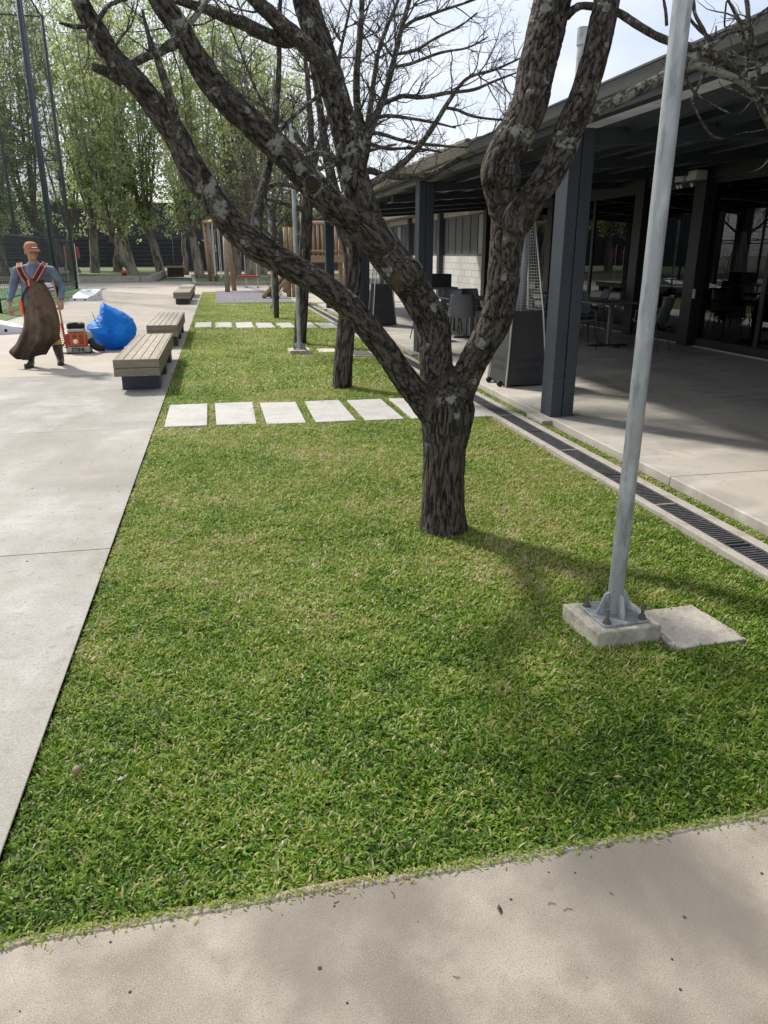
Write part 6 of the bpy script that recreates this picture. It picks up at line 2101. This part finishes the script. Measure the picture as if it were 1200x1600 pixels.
# ================================================================== HEATERS
def heater(label, x, y, rz):
    t = thing('pyramid_heater', label, 'patio heater', (x, y, .05), rz, 'pyramid patio heaters')
    a0, a1, a2 = .27, .195, .055          # half widths at foot, shoulder and top
    z0, z1, z2 = .03, .86, 2.02
    for k in range(4):
        ang = k * math.pi / 2
        c, s = math.cos(ang), math.sin(ang)

        def T_(u, v_, z):
            return (u * c - v_ * s, u * s + v_ * c, z)
        b_ = MB()
        b_.hexa([T_(-a0 + .02, -a0 + .012, z0), T_(a0 - .02, -a0 + .012, z0), T_(a0 - .02, -a0 + .03, z0), T_(-a0 + .02, -a0 + .03, z0),
                 T_(-a1 + .015, -a1 + .01, z1), T_(a1 - .015, -a1 + .01, z1), T_(a1 - .015, -a1 + .028, z1), T_(-a1 + .015, -a1 + .028, z1)])
        pn = b_.build('side_panel', 'heater_black', t)
        sl = MB()
        for row_ in range(2):
            for j in range(13):
                u = -.15 + j * .025
                zz = .18 + row_ * .10
                aa = a0 - (a0 - a1) * (zz - z0) / (z1 - z0)
                ab = a0 - (a0 - a1) * (zz + .05 - z0) / (z1 - z0)
                sl.hexa([T_(u - .004, -aa + .0105, zz), T_(u + .004, -aa + .0105, zz), T_(u + .004, -aa + .016, zz), T_(u - .004, -aa + .016, zz),
                         T_(u + .002, -ab + .0105, zz + .05), T_(u + .01, -ab + .0105, zz + .05), T_(u + .01, -ab + .016, zz + .05), T_(u + .002, -ab + .016, zz + .05)])
        sl.build('vent_slots', 'rubber_black', pn)
        MB().tube([T_(-a0, -a0, 0), T_(-a1, -a1, z1), T_(-a2, -a2, z2)], .013, 8).build('edge_rail', 'aluminium', t, smooth=True)
        gr = MB()
        for j in range(34):
            zz = z1 + .02 + (z2 - z1 - .05) * j / 33
            aa = a1 - (a1 - a2) * (zz - z1) / (z2 - z1)
            gr.tube([T_(-aa, -aa, zz), T_(aa, -aa, zz)], .0022, 4, cap=False)
        for j in (-1, 0, 1):
            gr.tube([T_(j * a1 * .5, -a1, z1), T_(j * a2 * .5, -a2, z2)], .0022, 4, cap=False)
        gr.build('guard_wires', 'aluminium', t)
    MB().box(-a1, -a1, z1, a1, a1, z1 + .02).build('shoulder_plate', 'heater_black', t)
    MB().cyl(0, 0, z1 + .02, z2 - .04, .055, 18).build('flame_tube', 'curtain', t, smooth=True)
    MB().tube([(0, 0, z2 - .02), (0, 0, z2 + .05), (0, 0, z2 + .12)], [.10, .10, .01], 4).build('top_cap', 'heater_black', t)
    MB().box(-a0 + .03, -a0 + .03, .02, a0 - .03, a0 - .03, .04).build('floor_plate', 'heater_black', t)
    for s in (-1, 1):
        MB().tube([(-a0 - .03, s * .16 - .015, .035), (-a0 - .03, s * .16 + .015, .035)], .035, 14).build('wheel', 'rubber_black', t)
    return t


heater('black pyramid patio heater beside the nearest steel column', 3.50, 8.60, R(4))
heater('black pyramid patio heater farther off beside the third steel column', 3.52, 16.75, R(2))

# twin flood lamps under the canopy
fl = wthing('twin_flood_lamp', 'white twin emergency lamp fixed to the dark wall column', 'lamp', (FX - .3, 12.0, 2.7))
MB().box(FX - .36, 11.98, 2.68, FX - .161, 12.22, 2.82).build('housing', 'white_plastic', fl, bevel=.01)
MB().box(FX - .36, 11.62, 2.68, FX - .161, 11.9, 2.82).build('housing', 'white_plastic', fl, bevel=.01)
for y in (11.72, 12.02, 12.12):
    MB().tube([(FX - .3, y, 2.63), (FX - .36, y, 2.60)], [.02, .035], 12).build('lamp_head', 'aluminium', fl)

# ================================================================== LITTER ON GROUND
def leaf_bit(name, label, x, y, z, s, mat, rz, cat):
    b_ = MB()
    b_.v += [(-s, 0, .002), (0, s * .38, .006), (s, 0, .003), (0, -s * .38, .004), (0, 0, .010)]
    b_.f += [(0, 3, 4), (3, 2, 4), (2, 1, 4), (1, 0, 4)]
    o = b_.build(name, mat, loc=(x, y, z), rot=(0, 0, rz))
    return tag(o, label, cat)


leaf_bit('dead_leaf', 'dark curled dead leaf on the front concrete near the middle', .58, 1.335, .001, .016, 'litter_dark', 1.4, 'leaf')
leaf_bit('paper_scrap', 'small white paper scrap in the grass at the lower left', -.40, 2.03, .012, .014, 'paper', .5, 'scrap')
leaf_bit('paper_scrap', 'tiny pale blue scrap in the grass near the front edge', .07, 1.66, .012, .011, 'white_plastic', 1.0, 'scrap')
leaf_bit('dead_leaf', 'small dark leaf bit on the front concrete below the pole footing', 1.35, 1.12, .001, .009, 'litter_dark', 0, 'leaf')
db = wthing('seed_head', 'dry brown round seed head standing in the lower left grass', 'plant', (-.53, 2.06, 0))
MB().ball((-.53, 2.06, .045), .014, 10, 8).build('flower_head', 'dry_leaf', db, smooth=True)
MB().tube([(-.53, 2.06, -.02), (-.53, 2.06, .04)], .002, 5).build('stem', 'dry_leaf', db)
rg = random.Random(9)
b_ = MB()
for (x, y, s) in ((.235, 1.09, .011), (-.06, 1.16, .0055), (.12, 1.27, .0055), (.62, 1.36, .004), (1.02, 1.22, .005), (.9, 1.05, .004), (-.3, 1.3, .004), (1.3, 1.3, .0045), (.33, .98, .006)):
    b_.tube([(x, y, .0005), (x, y, .0016)], [s, s * .8], 9)
for _ in range(80):
    x, y = rg.uniform(-.6, 2.2), rg.uniform(.75, 1.46)
    s = rg.choice((.0008, .001, .0014, .0018, .003))
    b_.ball((x, y, s * .5), (s, s * rg.uniform(.6, 1.2), s * .6), 6, 4)
for _ in range(9):
    x, y, a = rg.uniform(-.6, 2.0), rg.uniform(.8, 1.46), rg.uniform(0, 6.3)
    L = rg.uniform(.004, .013)
    b_.tube([(x, y, .002), (x + math.cos(a) * L, y + math.sin(a) * L, .003), (x + math.cos(a + .4) * L * 1.8, y + math.sin(a + .4) * L * 1.8, .002)], .0008, 4, cap=False)
for _ in range(120):
    x, y = rg.uniform(-3.0, -.75), rg.uniform(1.5, 9)
    s = rg.choice((.0015, .002, .003, .004))
    b_.ball((x, y, s * .4), (s * 1.5, s, s * .5), 6, 4)
tag(b_.build('crumbs', 'litter_dark'), 'small dark crumbs, flattened gum spots and twig bits on the concrete', 'crumbs', kind='stuff')
b_ = MB()
for _ in range(420):
    x, y = rg.uniform(-.6, 2.5), rg.uniform(1.6, 9)
    a, s = rg.uniform(0, 6.3), rg.uniform(.006, .016)
    c, d = math.cos(a) * s, math.sin(a) * s
    z = rg.uniform(-.005, .012)
    b_.quad((x - c, y - d, z), (x + d * .4, y - c * .4, z + .003), (x + c, y + d, z + .001), (x - d * .4, y + c * .4, z + .004))
tag(b_.build('fallen_leaves', 'dry_leaf'), 'scattered dry brown leaf bits lying in the grass', 'leaf litter', kind='stuff')

# ------------------------------------------------------------------ parts given in world coordinates keep their place under their Empty
for root in WORLD_ROOTS:
    inv = Matrix.Translation(root.location).inverted()
    for ch in root.children:
        ch.matrix_parent_inverse = inv
